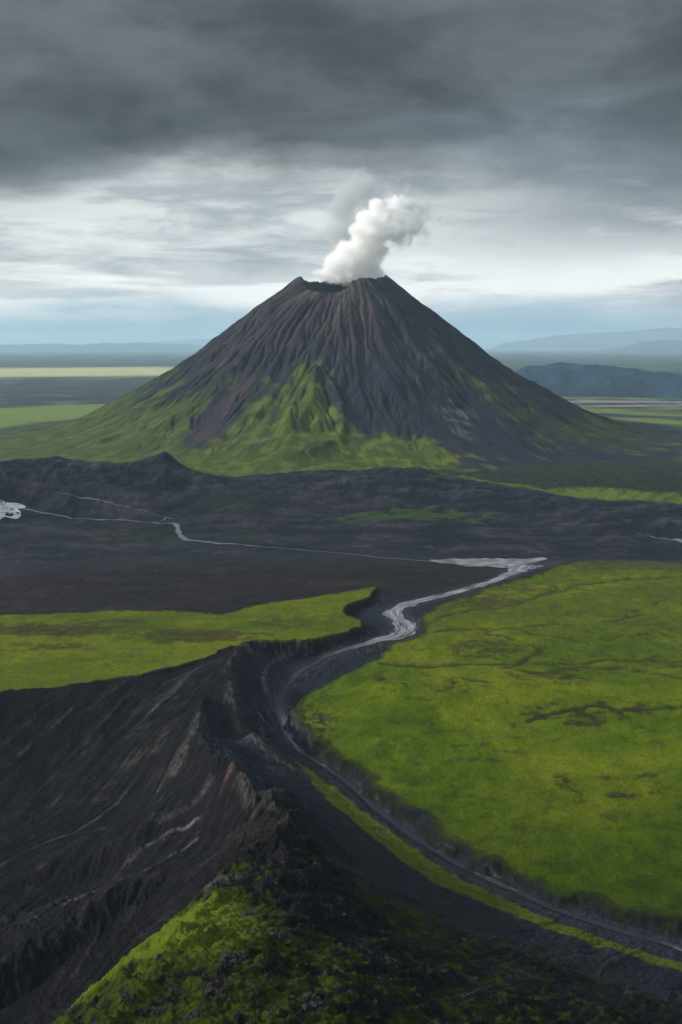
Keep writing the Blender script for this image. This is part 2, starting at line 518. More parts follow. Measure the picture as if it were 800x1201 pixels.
# rough rock of the unvegetated part
left_side = ss(5, -60, X + 0 * Y)
hillm = ss(10, 45, H) * ss(560, 480, RR)                     # foreground hill
rugged = ss(0.10, 0.35, np.hypot(*grad(H, NC)))
plainm = ss(1080, 1200, RR)
H = H + (1 - plainm) * ss(8, 40, rd) * (fbm(X / 60, Y / 60, 31, 3) * 4.0 + (ridged(X / 34, Y / 34, 32, 3) - 1.0) * (0.9 + 1.6 * hillm) * (0.35 + rugged)) \
    + plainm * (fbm(X / 90, Y / 60, 33, 4) * 3.0 + fbm(X / 14, Y / 14, 34, 4) * 0.8)
H = H + hillm * (ridged(X / 15, Y / 15, 41, 4) - 1.0) * 1.6

# crisp crests
for P, amp, wd in (([(294, 754, -1), (281, 762, 2), (273, 776, 4), (268, 790, 5), (273, 805, 6), (268, 820, 8), (249, 822, 9), (237, 832, 9), (229, 858, 10),
                     (245, 875, 15), (250, 892, 19), (272, 900, 24), (288, 918, 30), (306, 937, 37), (325, 950, 42), (338, 958, 46), (338, 972, 48), (322, 988, 52)], 8.0, 7.0),
                   ([(272, 812, 5), (281, 850, -4), (295, 865, -7), (310, 880, -10), (330, 895, -15), (350, 907, -19), (372, 922, -22)], 4.5, 7.0),
                   ([(272, 900, 24), (240, 925, 8), (190, 960, -8), (125, 992, -20), (60, 1015, -28), (0, 1045, -31)], 2.0, 9.0),
                   ([(270, 990, 15), (205, 1008, 3), (137, 1036, -4), (105, 1062, -6), (65, 1100, -8), (0, 1140, -9)], 4.0, 9.0),
                   ([(322, 990, 53), (305, 1006, 55), (272, 1020, 58), (258, 1034, 62), (244, 1068, 72), (208, 1100, 80), (180, 1140, 88), (155, 1175, 96), (128, 1210, 105)], 4.0, 7.0)):
    L = [at(a, b, z) for a, b, z in P]
    d, s_, side, _ = line_d(L, X2, Y2)
    d = np.abs(up(d) + fbm(X / 25, Y / 25, 51, 3) * 4)
    H = H + (ridged(X / 7, Y / 7, 53, 3) - 1) * amp * 0.28 * np.exp(-d / (wd * 1.3))
    H = H + amp * 0.8 * np.exp(-d / wd) * (1 + 0.3 * fbm(X / 9, Y / 9, 52, 3)) - amp * 0.35 * np.exp(-(d / (wd * 2.2)) ** 2)

# river bed
bed = ss(rw + 7, rw + 0.5, rd + fbm(X / 8, Y / 8, 61, 2) * 1.5)
H = lerp(H, rz - 0.6 + 0.15 * fbm(X / 3, Y / 3, 62, 2), bed)
wide = ss(26, 6, rd) * ss(800, 690, RR)
H = lerp(H, rz + 0.6 + fbm(X / 7, Y / 7, 63, 3) * 1.0, wide * 0.75 * (1 - bed))

basin = ss(-20, -70, X + 0.12 * (Y - 500)) * ss(455, 520, Y)
strength = ss(0.03, 0.15, np.hypot(*grad(H, NC))) * (1 - basin) * (1 - bed) * (1 - 0.75 * plainm) * np.where(sdR > -1, 0, 1) * np.where(sdL > -1, 0, 1)
He, flow = erode(H, NC, strength.astype(F32), batches=14, n=24000, steps=90, seed=3, rate=0.16, cap=4.0)
H = lerp(He, H, bed)
wn = lambda c_, sd__: bil(np.random.default_rng(sd__).standard_normal((int((NY1 - NY0) / c_) + 4, int((NX1 - NX0) / c_) + 4)).astype(F32), NX0, NY0, c_, X, Y)
cxx, cyy = at(312, 735, 0)
rl = np.hypot(X - cxx, Y - cyy) + 1
ux, uy = (cxx - X) / rl, (cyy - Y) / rl
wmix = 0.8 * np.maximum(basin, ss(-85, -130, X + 0.12 * (Y - 500)) * ss(300, 350, Y))
S1 = lic(H, wn(1.6, 11), 34, 1.0, (ux, uy, wmix))
S2 = lic(H, wn(5.0, 12), 70, 1.0, (ux, uy, wmix))
S1 = np.clip(S1, -2.5, 2.5); S2 = np.clip(S2, -2.5, 2.5)
free = (1 - bed) * (1 - plainm) * ss(0.04, 0.2, np.hypot(*grad(blur(H, 2), NC)))
H = H + free * (S1 * 0.36 + S2 * 0.7)

# plateaus with little cliffs at their edge
bw = 5.0 + 8 * ss(0.0, 0.5, fbm(X / 24, Y / 24, 71, 3) + 0.1)
kR = ss(-bw, 1.0, sdR); kL = ss(-3.5, 1.0, sdL)
lip = lambda sd: 0.7 * np.exp(-((sd - 2.0) / 3.0) ** 2)
H = lerp(H, np.maximum(Hm + lip(sdR), H * 0 + rz * 0 + Hm), kR)
H = lerp(H, Hl + lip(sdL), kL)

# ditches that wind over the right meadow
DIT = [[(515, 725), (545, 717), (600, 709), (640, 697), (700, 683), (760, 679), (800, 677), (900, 672)],
       [(450, 779), (500, 781), (550, 779), (605, 779), (622, 769), (635, 764), (612, 755), (590, 746), (572, 741)],
       [(605, 779), (680, 777), (720, 774), (760, 775), (800, 778), (900, 780)],
       [(495, 744), (520, 741), (545, 737), (600, 738), (650, 735), (690, 733), (720, 729), (752, 722), (766, 719), (768, 711), (785, 704), (800, 700), (900, 690)],
       [(620, 834), (660, 827), (700, 822), (750, 827), (800, 825), (900, 830)],
       [(680, 650 + 8), (700, 664), (760, 668), (830, 664)],
       [(600, 738), (640, 748), (700, 752), (770, 744), (800, 748), (860, 745)],
       [(640, 779), (700, 788), (760, 790), (820, 800)]]
ditch = np.zeros_like(H)
for k, P in enumerate(DIT):
    L = smooth_line([at(a, b, -3) for a, b in P], 5)
    d, s_, side, _ = line_d(L, X2, Y2)
    d = up(d) + fbm(X / 14, Y / 14, 70 + k, 3) * 2.5
    w = (5.5, 5.0, 3.6, 4.4, 4.0, 2.6, 2.6, 2.4)[k]
    brk = ss(-0.6, -0.1, fbm(X / 60, Y / 60, 90 + k, 2))
    ditch = np.maximum(ditch, ss(w, w * 0.3, np.abs(d)) * brk)
H = H - ditch * 1.3 * kR

# ---- albedo of the near ground
gx_, gy_ = grad(blur(H, 2), NC)
slope = np.hypot(gx_, gy_)
nA = fbm(X / 70, Y / 40, 101, 5); nB = fbm(X / 22, Y / 12, 102, 5); nC = fbm(X / 5, Y / 4, 103, 4); nD = fbm(X / 2.2, Y / 2.2, 104, 3)
fl = np.log1p(flow); fl = blur(fl, 1)
fln = np.clip((fl - np.percentile(fl, 40)) / (np.percentile(fl, 99) - np.percentile(fl, 40)), 0, 1)
mix3 = lambda A, B, f: A + (B - A) * f[..., None]
A = np.broadcast_to(C3(.0070, .0072, .0090), H.shape + (3,)).copy()
A = mix3(A, C3(.015, .0138, .015), ss(0.0, 0.8, nB + S2 * 0.25 + S1 * 0.15))
A = mix3(A, C3(.075, .070, .072), ss(0.9, 2.6, S1 * 0.8 + S2 * 0.6 + nB * 1.0) * ss(0.08, 0.25, slope) * 0.75)
A = A * np.exp(np.clip(S1 * 0.30 + nD * 0.9, -1, 1.2))[..., None]
A = mix3(A, C3(.008, .008, .010), ss(0.4, 2.0, -S1 * 0.6 - S2 * 0.7) * 0.7)
# canyon side: bluish shade of the wall painted in, grey gravel by the river
canyon = ss(10, 40, X + 115 + (900 - Y) * 0.0) * 0
cd, _, cside, _ = line_d([at(a, b, z) for a, b, z in ((294, 754, -1), (273, 776, 4), (268, 790, 5), (273, 805, 6), (268, 820, 8), (237, 832, 9), (229, 858, 10), (250, 892, 19),
                                                    (272, 900, 24), (306, 937, 37), (338, 958, 46), (420, 1040, 30), (560, 1110, 0), (800, 1180, -10))], X2, Y2)
csd = up(cd * -cside) + nB * 4
can = np.maximum(ss(0, 6, csd) * ss(1010, 900, RR), ss(60, 30, rd) * ss(560, 600, RR))
A = mix3(A, C3(.016, .0215, .030), can * 0.85)
A = mix3(A, C3(.046, .054, .066), can * ss(0.8, 2.4, S1 * 0.5 + S2 * 0.7 + nB) * 0.6)
A = mix3(A, C3(.072, .072, .075), can * ss(0.28, 0.5, ridged(rd / 9 + nA, rs / 150, 111, 3) - 1.15) * ss(70, 20, rd) * 0.55)
bankz = ss(-14, -4, sdR) * ss(900, 760, RR)
A = mix3(A, C3(.014, .0125, .009), bankz * ss(-0.35, 0.15, nC + nB))
A = mix3(A, C3(.024, .036, .008), bankz * ss(0.0, 0.6, nB + nC * .5) * ss(-bw * 1.2, 0, sdR) * 0.8)
# light brown-grey rock along the crests
for P, wd, col in (([(385, 757, -14), (362, 762, -16), (345, 767, -18), (326, 776, -20), (313, 787, -22), (309, 799, -23), (313, 814, -24), (321, 829, -27), (329, 842, -29)], 3.4, C3(.13, .135, .15)),
                   ([(297, 830, -18), (306, 842, -20), (318, 856, -24)], 3.0, C3(.085, .09, .10)),
                   ([(300, 752, 0), (281, 762, 2), (273, 776, 4), (268, 790, 5), (273, 805, 6), (272, 825, 4), (281, 850, -4), (295, 865, -7), (310, 880, -10), (330, 895, -15), (348, 905, -19)], 7.0, C3(.080, .072, .072)),
                   ([(234, 842, 9), (229, 862, 10), (222, 880, 2), (205, 905, -8)], 9.0, C3(.075, .072, .075)),
                   ([(273, 900, 24), (270, 915, 20), (262, 930, 12)], 4.5, C3(.13, .065, .036)),
                   ([(280, 915, 27), (306, 938, 37), (338, 958, 46), (332, 972, 46), (318, 984, 46)], 5.0, C3(.070, .062, .052)),
                   ([(137, 1036, -4), (105, 1062, -6), (65, 1100, -8)], 6.0, C3(.030, .027, .027)),
                   ([(250, 920, 10), (225, 942, 2), (185, 962, -8)], 4.0, C3(.070, .068, .070)),
                   ([(150, 1000, -15), (175, 985, -12), (205, 970, -8), (235, 955, 4)], 2.2, C3(.16, .16, .165)),
                   ([(80, 1060, -14), (110, 1040, -10), (160, 1015, -6), (230, 975, 4)], 2.0, C3(.17, .17, .18)),
                   ([(240, 780, -3), (205, 815, -12), (160, 850, -24)], 6.0, C3(.060, .056, .056)),
                   ([(215, 845, -8), (190, 880, -16), (150, 900, -30)], 9.0, C3(.055, .050, .048))):
    d, _, _, _ = line_d([at(a, b, z) for a, b, z in P], X2, Y2)
    d = up(d) + nB * wd * 0.8 + nC * wd * 0.5
    A = mix3(A, col, ss(wd, wd * 0.2, d) * ss(-0.4, 0.45, nC * 0.6 + nD * 0.4 + S1 * 0.22 + S2 * 0.08) * 0.9)
# plain beyond: brown near, blue further
pl = ss(1010, 1080, RR) * ss(30, 60, rd) + ss(1150, 1200, RR)
pl = np.clip(pl, 0, 1) * np.where(X < 900, 1, 1)
brown = mix3(np.broadcast_to(C3(.020, .0165, .0190), A.shape), C3(.034, .0265, .026), ss(-0.1, 0.6, nA + nB * 0.4))
brown = mix3(brown, C3(.014, .014, .018), ss(-0.05, 0.4, fbm(X / 160, Y / 25, 121, 4)))
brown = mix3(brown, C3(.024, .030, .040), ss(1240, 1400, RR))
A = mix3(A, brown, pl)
# braided river gravel
br = ridged(rs / 60, rd * rside / 5.0, 131, 3) - 1.2
gv = ss(rw * 1.4 + 10, rw * 0.8, rd + nB * 4) * ss(690, 760, RR)
A = mix3(A, C3(.046, .050, .058), gv * 0.7)
A = mix3(A, C3(.17, .18, .20), ss(rw * 1.2 + 4, rw * 0.8, rd + nC * 2) * ss(0.0, 0.4, br) * ss(690, 760, RR) * 0.6)
gv2 = ss(24, 10, rd) * (1 - ss(690, 760, RR)) * ss(-6, -13, sdR)
A = mix3(A, C3(.026, .030, .039), gv2 * 0.8)
A = mix3(A, C3(.13, .14, .16), ss(8, 2, np.abs(rd * rside * -1 - 2)) * ss(0.1, 0.5, br) * (1 - ss(690, 760, RR)) * ss(-0.1, 0.3, nB) * 0.8)


nE = fbm(X / 230, Y / 120, 105, 4)  # broad patches of light and shade put into the meadow colour


def meadow_col(n1, n2, n3, dark):
    a = mix3(np.broadcast_to(C3(.066, .112, .004), n1.shape + (3,)), C3(.125, .158, .007), ss(-0.3, 0.6, n1 * 0.6 + nE * 0.9))
    a = mix3(a, C3(.034, .066, .003), ss(0.0, 0.65, n2 * 0.8 - nE * 0.7 + n3 * 0.2) * 0.85)
    a = mix3(a, C3(.150, .150, .030), ss(0.15, 0.7, n3 * 0.7 + n2 * 0.5) * 0.4)
    return mix3(a, C3(.034, .032, .013), dark)


dk = np.zeros_like(H)
for a, b, sx, sy, v in ((560, 705, 60, 14, .75), (620, 690, 80, 12, .5), (700, 668, 70, 9, .5), (570, 760, 50, 14, .55), (640, 790, 90, 12, .45), (760, 735, 50, 16, .5),
                        (540, 800, 60, 14, .3), (700, 830, 120, 16, .45), (560, 860, 80, 18, .2), (740, 780, 60, 14, .45), (700, 900, 120, 30, .25), (450, 800, 30, 10, .4)):
    wx, wy = at(a, b, -3)
    mpp = wy / FPX
    dk = np.maximum(dk, v * np.exp(-((X - wx) / (sx * mpp)) ** 2 - ((Y - wy) / (sy * mpp * wy / 300)) ** 2))
far_dark = ss(850, 560, RR)
darkR = np.clip(ss(0.25, 0.75, nB * 0.9 + nC * 0.35 + dk * 1.2) * 0.9 * ss(0.02, 0.3, dk) + ss(0.25, 0.75, nB + 0.6 * nC) * (0.3 + 0.35 * ss(800, 1000, RR)) + ditch * 0.95, 0, 1)
mR = meadow_col(nA, nB, nC, darkR)
mR = mix3(mR, C3(.092, .104, .020), ss(780, 1050, RR) * 0.55 * ss(-0.5, 0.3, nB))
mR = mR * (1 - 0.45 * ss(760, 480, RR))[..., None]  # near meadow darkened in colour for the shade over the foreground
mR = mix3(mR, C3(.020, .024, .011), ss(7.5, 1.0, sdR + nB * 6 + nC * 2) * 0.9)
# knobbly dark bank by the canyon mouth
bx, by = at(360, 850, -18)
bank = np.exp(-((X - bx - 4) / 20) ** 2 - ((Y - by) / 52) ** 2)
mR = mix3(mR, C3(.026, .028, .014), np.clip(bank * 1.3, 0, 1) * ss(-0.25, 0.25, nC + nB * 0.5))
cR = ss(-0.6, 0.8, sdR + nD * 0.5); cL = ss(-0.4, 0.8, sdL + nD * 0.5)
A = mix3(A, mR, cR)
dkl = np.zeros_like(H)
for a, b, sx, sy, v in ((60, 735, 110, 9, .9), (230, 742, 90, 10, .9), (130, 726, 80, 5, .6), (330, 728, 50, 7, .6), (60, 755, 70, 8, .55), (415, 716, 14, 10, .9), (160, 770, 90, 8, .3)):
    wx, wy = at(a, b, 0)
    mpp = wy / FPX
    dkl = np.maximum(dkl, v * np.exp(-((X - wx) / (sx * mpp)) ** 2 - ((Y - wy) / (sy * mpp * wy / 300)) ** 2))
mL = meadow_col(nA + 0.25, nB, nC, np.clip(ss(0.35, 0.85, nB + nC * 0.4 + dkl * 1.5) * ss(0.05, 0.4, dkl) * 0.95 + ss(0.4, 0.8, nB) * 0.3, 0, 1))
mL = mix3(mL, C3(.100, .108, .020), 0.45 * ss(-0.4, 0.4, nB + nC * 0.4))
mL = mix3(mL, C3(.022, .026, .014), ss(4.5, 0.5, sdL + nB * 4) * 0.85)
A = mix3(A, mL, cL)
# green strip and moss
strip = ss(-3.5, -0.5, sdS) * (1 - ss(rw + 4, rw + 1, rd))
A = mix3(A, mix3(np.broadcast_to(C3(.075, .115, .010), A.shape), C3(.11, .135, .016), ss(-0.3, 0.4, nC)) * (1 - 0.25 * ss(640, 480, RR))[..., None], strip * 0.95)  # strip colour also dimmed towards the shaded foreground
mossv = np.zeros_like(H); msum = np.full_like(H, 1e-6)
for a, b, z, v in ((250, 1030, 62, .55), (235, 1060, 72, 1.2), (270, 1075, 74, 1.2), (200, 1100, 82, 1.1), (300, 1100, 80, .8), (160, 1150, 92, .75), (120, 1200, 104, .8),
                   (220, 1150, 92, .6), (290, 1160, 93, .55), (200, 1201, 104, .7), (350, 1130, 84, .6), (300, 1040, 66, .35), (350, 1060, 68, .1), (330, 1005, 52, 0.0), (350, 990, 50, .25),
                   (360, 1201, 98, .6), (400, 1160, 80, .5), (410, 1100, 54, .15), (390, 1050, 48, .1), (450, 1140, 58, .25), (470, 1201, 82, .35), (430, 1020, 14, .15), (440, 1060, 30, .5), (400, 1130, 68, .62), (430, 1190, 88, .66), (380, 1100, 62, .5), (340, 1090, 76, .65), (320, 1180, 96, .7), (370, 1150, 80, .62), (520, 1170, 60, .5), (600, 1170, 36, .45), (700, 1180, 20, .4),
                   (480, 1080, 22, .5), (520, 1100, 20, .4), (560, 1090, -6, .3), (550, 1150, 40, .35), (600, 1130, 12, .3), (650, 1130, -2, .35), (700, 1150, -6, .2), (560, 1200, 60, .45),
                   (650, 1190, 36, .35), (750, 1190, 10, .15), (800, 1150, -26, .05), (620, 1100, -16, .05), (520, 1065, -8, .1), (400, 980, 8, .15), (370, 960, 20, .2), (390, 1000, 26, .25),
                   (180, 1075, -8, 0), (120, 1120, -18, 0), (205, 1010, 3, 0), (60, 1180, -22, 0), (300, 970, 20, 0), (250, 960, 4, 0), (337, 958, 46, 0.1), (100, 1000, -30, 0), (0, 900, -40, 0),
                   (300, 850, -20, 0), (330, 900, -20, 0), (150, 900, -30, 0), (400, 900, -30, 0), (200, 800, -8, 0), (280, 770, 0, 0), (0, 1100, -20, 0), (-100, 950, -40, 0)):
    wx, wy = at(a, b, z)
    w = np.exp(-((X - wx) ** 2 + (Y - wy) ** 2) / (2 * 13.0 ** 2)) + 1e-7 / (((X - wx) ** 2 + (Y - wy) ** 2) / 1e4 + .1)
    mossv += w * v; msum += w
mossv = mossv / msum
pm = fbm(X / 9, Y / 9, 141, 5) * 1.1 + nD * 0.35 - ss(0.55, 1.1, slope) * 0.35
moss = ss(-0.08, 0.16, mossv - 0.40 + pm * 0.72) * ss(0.02, 0.2, mossv)
mc = mix3(np.broadcast_to(C3(.050, .080, .006), A.shape), C3(.016, .028, .004), ss(-0.2, 0.35, nD + nC * 0.7))
mc = mix3(mc, C3(.105, .140, .010), ss(0.7, 1.15, mossv + nC * 0.4) * 0.8)
A = mix3(A, C3(.009, .0085, .0095), np.clip(ss(20, 50, H) * ss(560, 480, RR), 0, 1) * 0.7 * ss(-0.4, 0.2, nC))
mc = mc * (0.62 + 0.55 * ss(0.45, 1.15, mossv + nC * 0.15))[..., None]  # moss colour dimmed away from the painted highlight
A = mix3(A, mc, moss * (1 - kR) * (1 - kL) * 0.95)
near_moss = np.maximum(np.maximum(moss * (1 - kR), kR), np.maximum(kL, strip))
near_H, near_A, near_M, near_K = H.astype(F32), A.astype(F32), near_moss.astype(F32), (kR * ss(-1, 2, sdR)).astype(F32)
near_region = np.zeros(H.shape, np.int8)
near_region[kR > 0.5] = 1
near_region[kL > 0.5] = 2

# ------------------------------------------------------------------ the volcano
VX, VY = 6.0, 3377.0
VR = 1500.0
vc = 3.6
gx = np.arange(VX - VR, VX + VR + vc, vc, dtype=F32); gy = np.arange(VY - VR, VY + VR + vc, vc, dtype=F32)
GX, GY = np.meshgrid(gx, gy)
_rho = [0, 150, 160, 200, 290, 445, 600, 755, 905, 1050, 1200, 1350, 1500, 5000]
_zz = [540, 540, 536, 506, 441, 325, 216, 124, 50, 14, 0, -10, -16, -30]


def vol_profile(rho):
    return np.interp(rho, _rho, _zz)


def vol_hit(px, py):
    """where the line of sight through px, py meets the smooth cone"""
    v = (600.5 - py) / FPX
    dX = (px - 400) / FPX; dY = math.cos(PITCH) + v * math.sin(PITCH); dZ = -math.sin(PITCH) + v * math.cos(PITCH)
    k = np.linspace(1900, 3600, 3400)
    z = CAM_H + dZ * k
    h = np.maximum(vol_profile(np.hypot(dX * k - VX, dY * k - VY)), 8)
    i = np.argmax(h > z)
    if not (h > z).any():
        i = np.argmin(z - h)
    return dX * k[i], dY * k[i]


PHI = np.arctan2(GX - VX, -(GY - VY)); RHO = np.hypot(GX - VX, GY - VY)
prof_r = np.linspace(0, 5000, 2001)
prof_z = vol_profile(prof_r)
kern = np.ones(25) / 25
prof_s = np.convolve(np.pad(prof_z, 12, mode='edge'), kern, 'valid')
prof_s = np.where(prof_r < 190, prof_z, prof_s)
wphi = PHI + fbm(PHI * 3, RHO / 500, 201, 3) * 0.10
V = np.interp(RHO * (1 + 0.03 * fbm(np.cos(PHI) * 1.5, np.sin(PHI) * 1.5, 202, 2)), prof_r, prof_s).astype(F32)
env = ss(170, 420, RHO) * ss(1350, 950, RHO)
g1 = ridged(wphi * 5.5, RHO / 900, 211, 2) - 1.0
g2 = ridged(wphi * 14, RHO / 420, 212, 3) - 1.1
g3 = ridged(wphi * 38, RHO / 260, 213, 3) - 1.1
V = V + env * (g1 * 10 + g2 * 2.0 * ss(-0.3, 0.5, fbm(PHI * 4, RHO / 400, 218, 2))) + ss(150, 260, RHO) * ss(1300, 1000, RHO) * g3 * 0.6 * (0.4 + 0.6 * env)
V = V + (fbm(GX / 60, GY / 60, 214, 5, 0.55) * 7 + fbm(GX / 190, GY / 190, 219, 3) * 13) * env
# the green buttress in front and its edge rib, the rocky gully at its left
bt = np.zeros_like(V)
for P, amp, w0, w1 in (([(372, 425), (366, 470), (345, 510), (330, 548)], 26, 12, 120),
                       ([(378, 432), (398, 470), (404, 498), (398, 520), (350, 545)], 16, 10, 26),
                       ([(340, 440), (300, 490), (262, 535)], 12, 12, 40),
                       ([(430, 400), (470, 470), (520, 535)], 12, 20, 60),
                       ([(250, 430), (180, 490), (120, 520)], 8, 15, 40),
                       ([(300, 400), (262, 470), (235, 520)], -16, 14, 34),
                       ([(408, 440), (412, 480), (425, 515)], -12, 14, 40),
                       ([(325, 470), (310, 520)], -10, 12, 26),
                       ([(362, 490), (368, 530)], -7, 8, 16)):
    L = [vol_hit(*p) for p in P]
    d, s_, _, _ = line_d(L, GX, GY)
    tot = sum(math.dist(L[i], L[i + 1]) for i in range(len(L) - 1))
    w = w0 + (w1 - w0) * (s_ / tot)
    bt += amp * np.exp(-(np.abs(d) / w) ** 1.3) * ss(0, 0.18, s_ / tot + 0.02)
V = V + bt
strv = (ss(165, 230, RHO) * ss(1400, 1000, RHO) * 1.0).astype(F32)
V, vflow = erode(V, vc, strv, batches=14, n=26000, steps=150, seed=5, rate=0.02, cap=4.0, inertia=0.5)
wv_ = lambda c_, sd__: bil(np.random.default_rng(sd__).standard_normal((int(2 * VR / c_) + 4, int(2 * VR / c_) + 4)).astype(F32), gx[0], gy[0], c_, GX, GY)
T1 = np.clip(lic(V, wv_(4.5, 21), 30), -2.5, 2.5)
T2 = np.clip(lic(V, wv_(15.0, 22), 60), -2.5, 2.5)
V = V + ss(150, 230, RHO) * ss(1300, 1050, RHO) * (T1 * 0.25 + T2 * 0.35)
V = lerp(V, blur(V, 5), 0.6)
# crater rim and bowl
ph = np.degrees(PHI)
rim = np.interp(ph, [-180, -125, -100, -86, -76, -66, -56, -46, -25, -5, 4, 11, 22, 40, 60, 84, 96, 120, 180],
                [530, 528, 530, 534, 536, 526, 504, 482, 474, 476, 488, 512, 524, 524, 530, 540, 534, 526, 530]) + fbm(PHI * 14, RHO / 60, 221, 4) * 10
fall = np.exp(-np.clip(RHO - 150, 0, None) / 95)
V = V + (rim - 540) * fall
inner = rim - ss(150, 60, RHO) * 120 - np.clip(150 - RHO, 0, 40) * 0.7
V = np.where(RHO < 150, np.minimum(inner, V), V)
vgx, vgy = grad(blur(V, 1), vc)
vs = np.hypot(vgx, vgy)
vfl = np.log1p(vflow); vfl = np.clip((vfl - np.percentile(vfl, 50)) / (np.percentile(vfl, 99.5) - np.percentile(vfl, 50)), 0, 1)
MV = [(400, 350, 0), (340, 345, 0), (455, 345, 0), (300, 370, 0), (350, 380, 0), (420, 380, 0), (480, 370, 0), (330, 400, .05), (380, 400, 0), (440, 430, .05), (260, 410, .2), (300, 400, .15), (290, 425, .4), (325, 440, .45), (240, 445, .42),
      (190, 460, .4), (225, 478, .75), (195, 495, .9), (150, 490, .6), (150, 515, 1.0), (200, 518, 1.0), (248, 495, .05), (262, 478, .1), (240, 512, .15), (280, 458, .42), (285, 490, .8), (236, 538, .9),
      (265, 530, .9), (300, 522, .7), (312, 478, .5), (290, 546, 1.), (342, 458, .5), (372, 440, .9), (350, 480, .95), (382, 478, .95), (362, 520, .8), (400, 520, 1.1), (330, 545, 1.0),
      (392, 455, .6), (407, 488, .1), (408, 460, .0), (400, 425, 0), (425, 445, 0), (440, 475, 0), (428, 503, .35), (450, 520, .9), (430, 540, 1.1), (480, 532, .8), (505, 546, .9), (465, 490, 0), (432, 412, .35),
      (480, 400, .0), (500, 425, .4), (512, 445, .25), (500, 470, .05), (520, 500, .1), (545, 530, .35), (560, 460, .25), (590, 450, .3), (560, 500, .1), (600, 520, .2), (620, 490, .3), (650, 520, .3),
      (700, 530, .3), (650, 545, .25), (750, 545, .25), (600, 540, .2), (650, 560, .35), (750, 566, .35), (570, 545, .3), (820, 560, .3), (100, 515, 1.1), (60, 526, 1.1), (125, 502, .8), (220, 440, .3), (170, 470, .4), (540, 400, .0), (640, 465, .2), (560, 420, .1), (700, 505, .4),
      (560, 559, 1.1), (600, 566, 1.2), (650, 575, 1.2), (700, 580, 1.2), (750, 583, 1.2), (520, 556, 1.), (820, 583, 1.15), (0, 532, 1.1), (880, 560, .7), (-60, 535, 1.1)]
mv = np.zeros_like(V); ms_ = np.full_like(V, 1e-6)
for a, b, v in MV:
    wx, wy = vol_hit(a, b)
    q = (GX - wx) ** 2 * 1.6 + (GY - wy) ** 2 * 0.45
    w = np.exp(-q / (2 * 48.0 ** 2)) + 1e-6 / (q / 1e5 + .1)
    mv += w * v; ms_ += w
mv = mv / ms_
mv = mv + 0.22 * ss(0.35, 0.8, PHI) * ss(380, 620, RHO) * ss(1150, 950, RHO) + 0.12 * ss(-0.5, -0.9, PHI) * ss(420, 620, RHO)
mv = np.where((GY > VY + 200), 0.5 * ss(350, 900, RHO), mv)
streak = fbm(wphi * 55, RHO / 150, 231, 4) * 0.6 + T2 * 0.22 + T1 * 0.12
lump = fbm(GX / 50, GY / 50, 232, 5)
vmoss = ss(-0.16, 0.36, (mv - 0.46) * 1.35 + streak * 0.34 + lump * 0.34 - ss(0.8, 1.3, vs) * 0.3)
tone = fbm(wphi * 20, RHO / 400, 233, 4)
fine = fbm(wphi * 110, RHO / 120, 234, 3) * 0.5 + T1 * 0.20 + T2 * 0.10
rock = mix3(np.broadcast_to(C3(.027, .027, .043), V.shape + (3,)), C3(.015, .020, .034), ss(-0.3, 0.4, tone))
rock = mix3(rock, C3(.070, .052, .054), ss(0.1, 0.8, fine + 0.55) * ss(620, 330, RHO) * ss(-1.6, -0.9, PHI) * ss(0.7, 0.2, PHI) * 0.8)
rock = mix3(rock, C3(.085, .080, .084), ss(0.30, 0.75, fine + tone * 0.4) * 0.45)
rock = mix3(rock, C3(.010, .011, .015), ss(0.05, 0.6, -fine) * 0.7)
rock = mix3(rock, C3(.115, .095, .092), ss(0.9, 2.2, T1 + T2 * 0.5 + tone) * ss(560, 250, RHO) * 0.6)
wx, wy = vol_hit(535, 488)
rock = mix3(rock, C3(.14, .14, .15), np.exp(-((GX - wx) / 45) ** 2 - ((GY - wy) / 130) ** 2) * ss(-.1, .35, fine + lump) * 0.9)
for p, q in (((252, 470), (240, 515)),):
    d, _, _, _ = line_d([vol_hit(290, 445), vol_hit(255, 485), vol_hit(238, 515)], GX, GY)
    rock = mix3(rock, C3(.060, .044, .054), ss(40, 15, d + lump * 20) * 0.8)
grn = mix3(np.broadcast_to(C3(.060, .092, .017), V.shape + (3,)), C3(.125, .155, .026), ss(-0.1, 0.5, lump + streak * .5 + 0.35 * (mv - .8)))
grn = mix3(grn, C3(.026, .044, .014), ss(0.05, 0.6, -streak + vfl * 0.5 - 0.1) * 0.7)
grn = mix3(grn, C3(.125, .130, .045), ss(0.25, 0.8, fine + lump * 0.6) * 0.45)
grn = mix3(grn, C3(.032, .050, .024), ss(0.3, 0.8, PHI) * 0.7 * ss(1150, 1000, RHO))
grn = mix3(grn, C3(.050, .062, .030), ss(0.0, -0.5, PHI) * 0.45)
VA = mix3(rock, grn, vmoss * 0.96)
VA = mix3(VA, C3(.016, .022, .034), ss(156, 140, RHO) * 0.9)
vol_H, vol_A, vol_M = V.astype(F32), VA.astype(F32), vmoss.astype(F32)

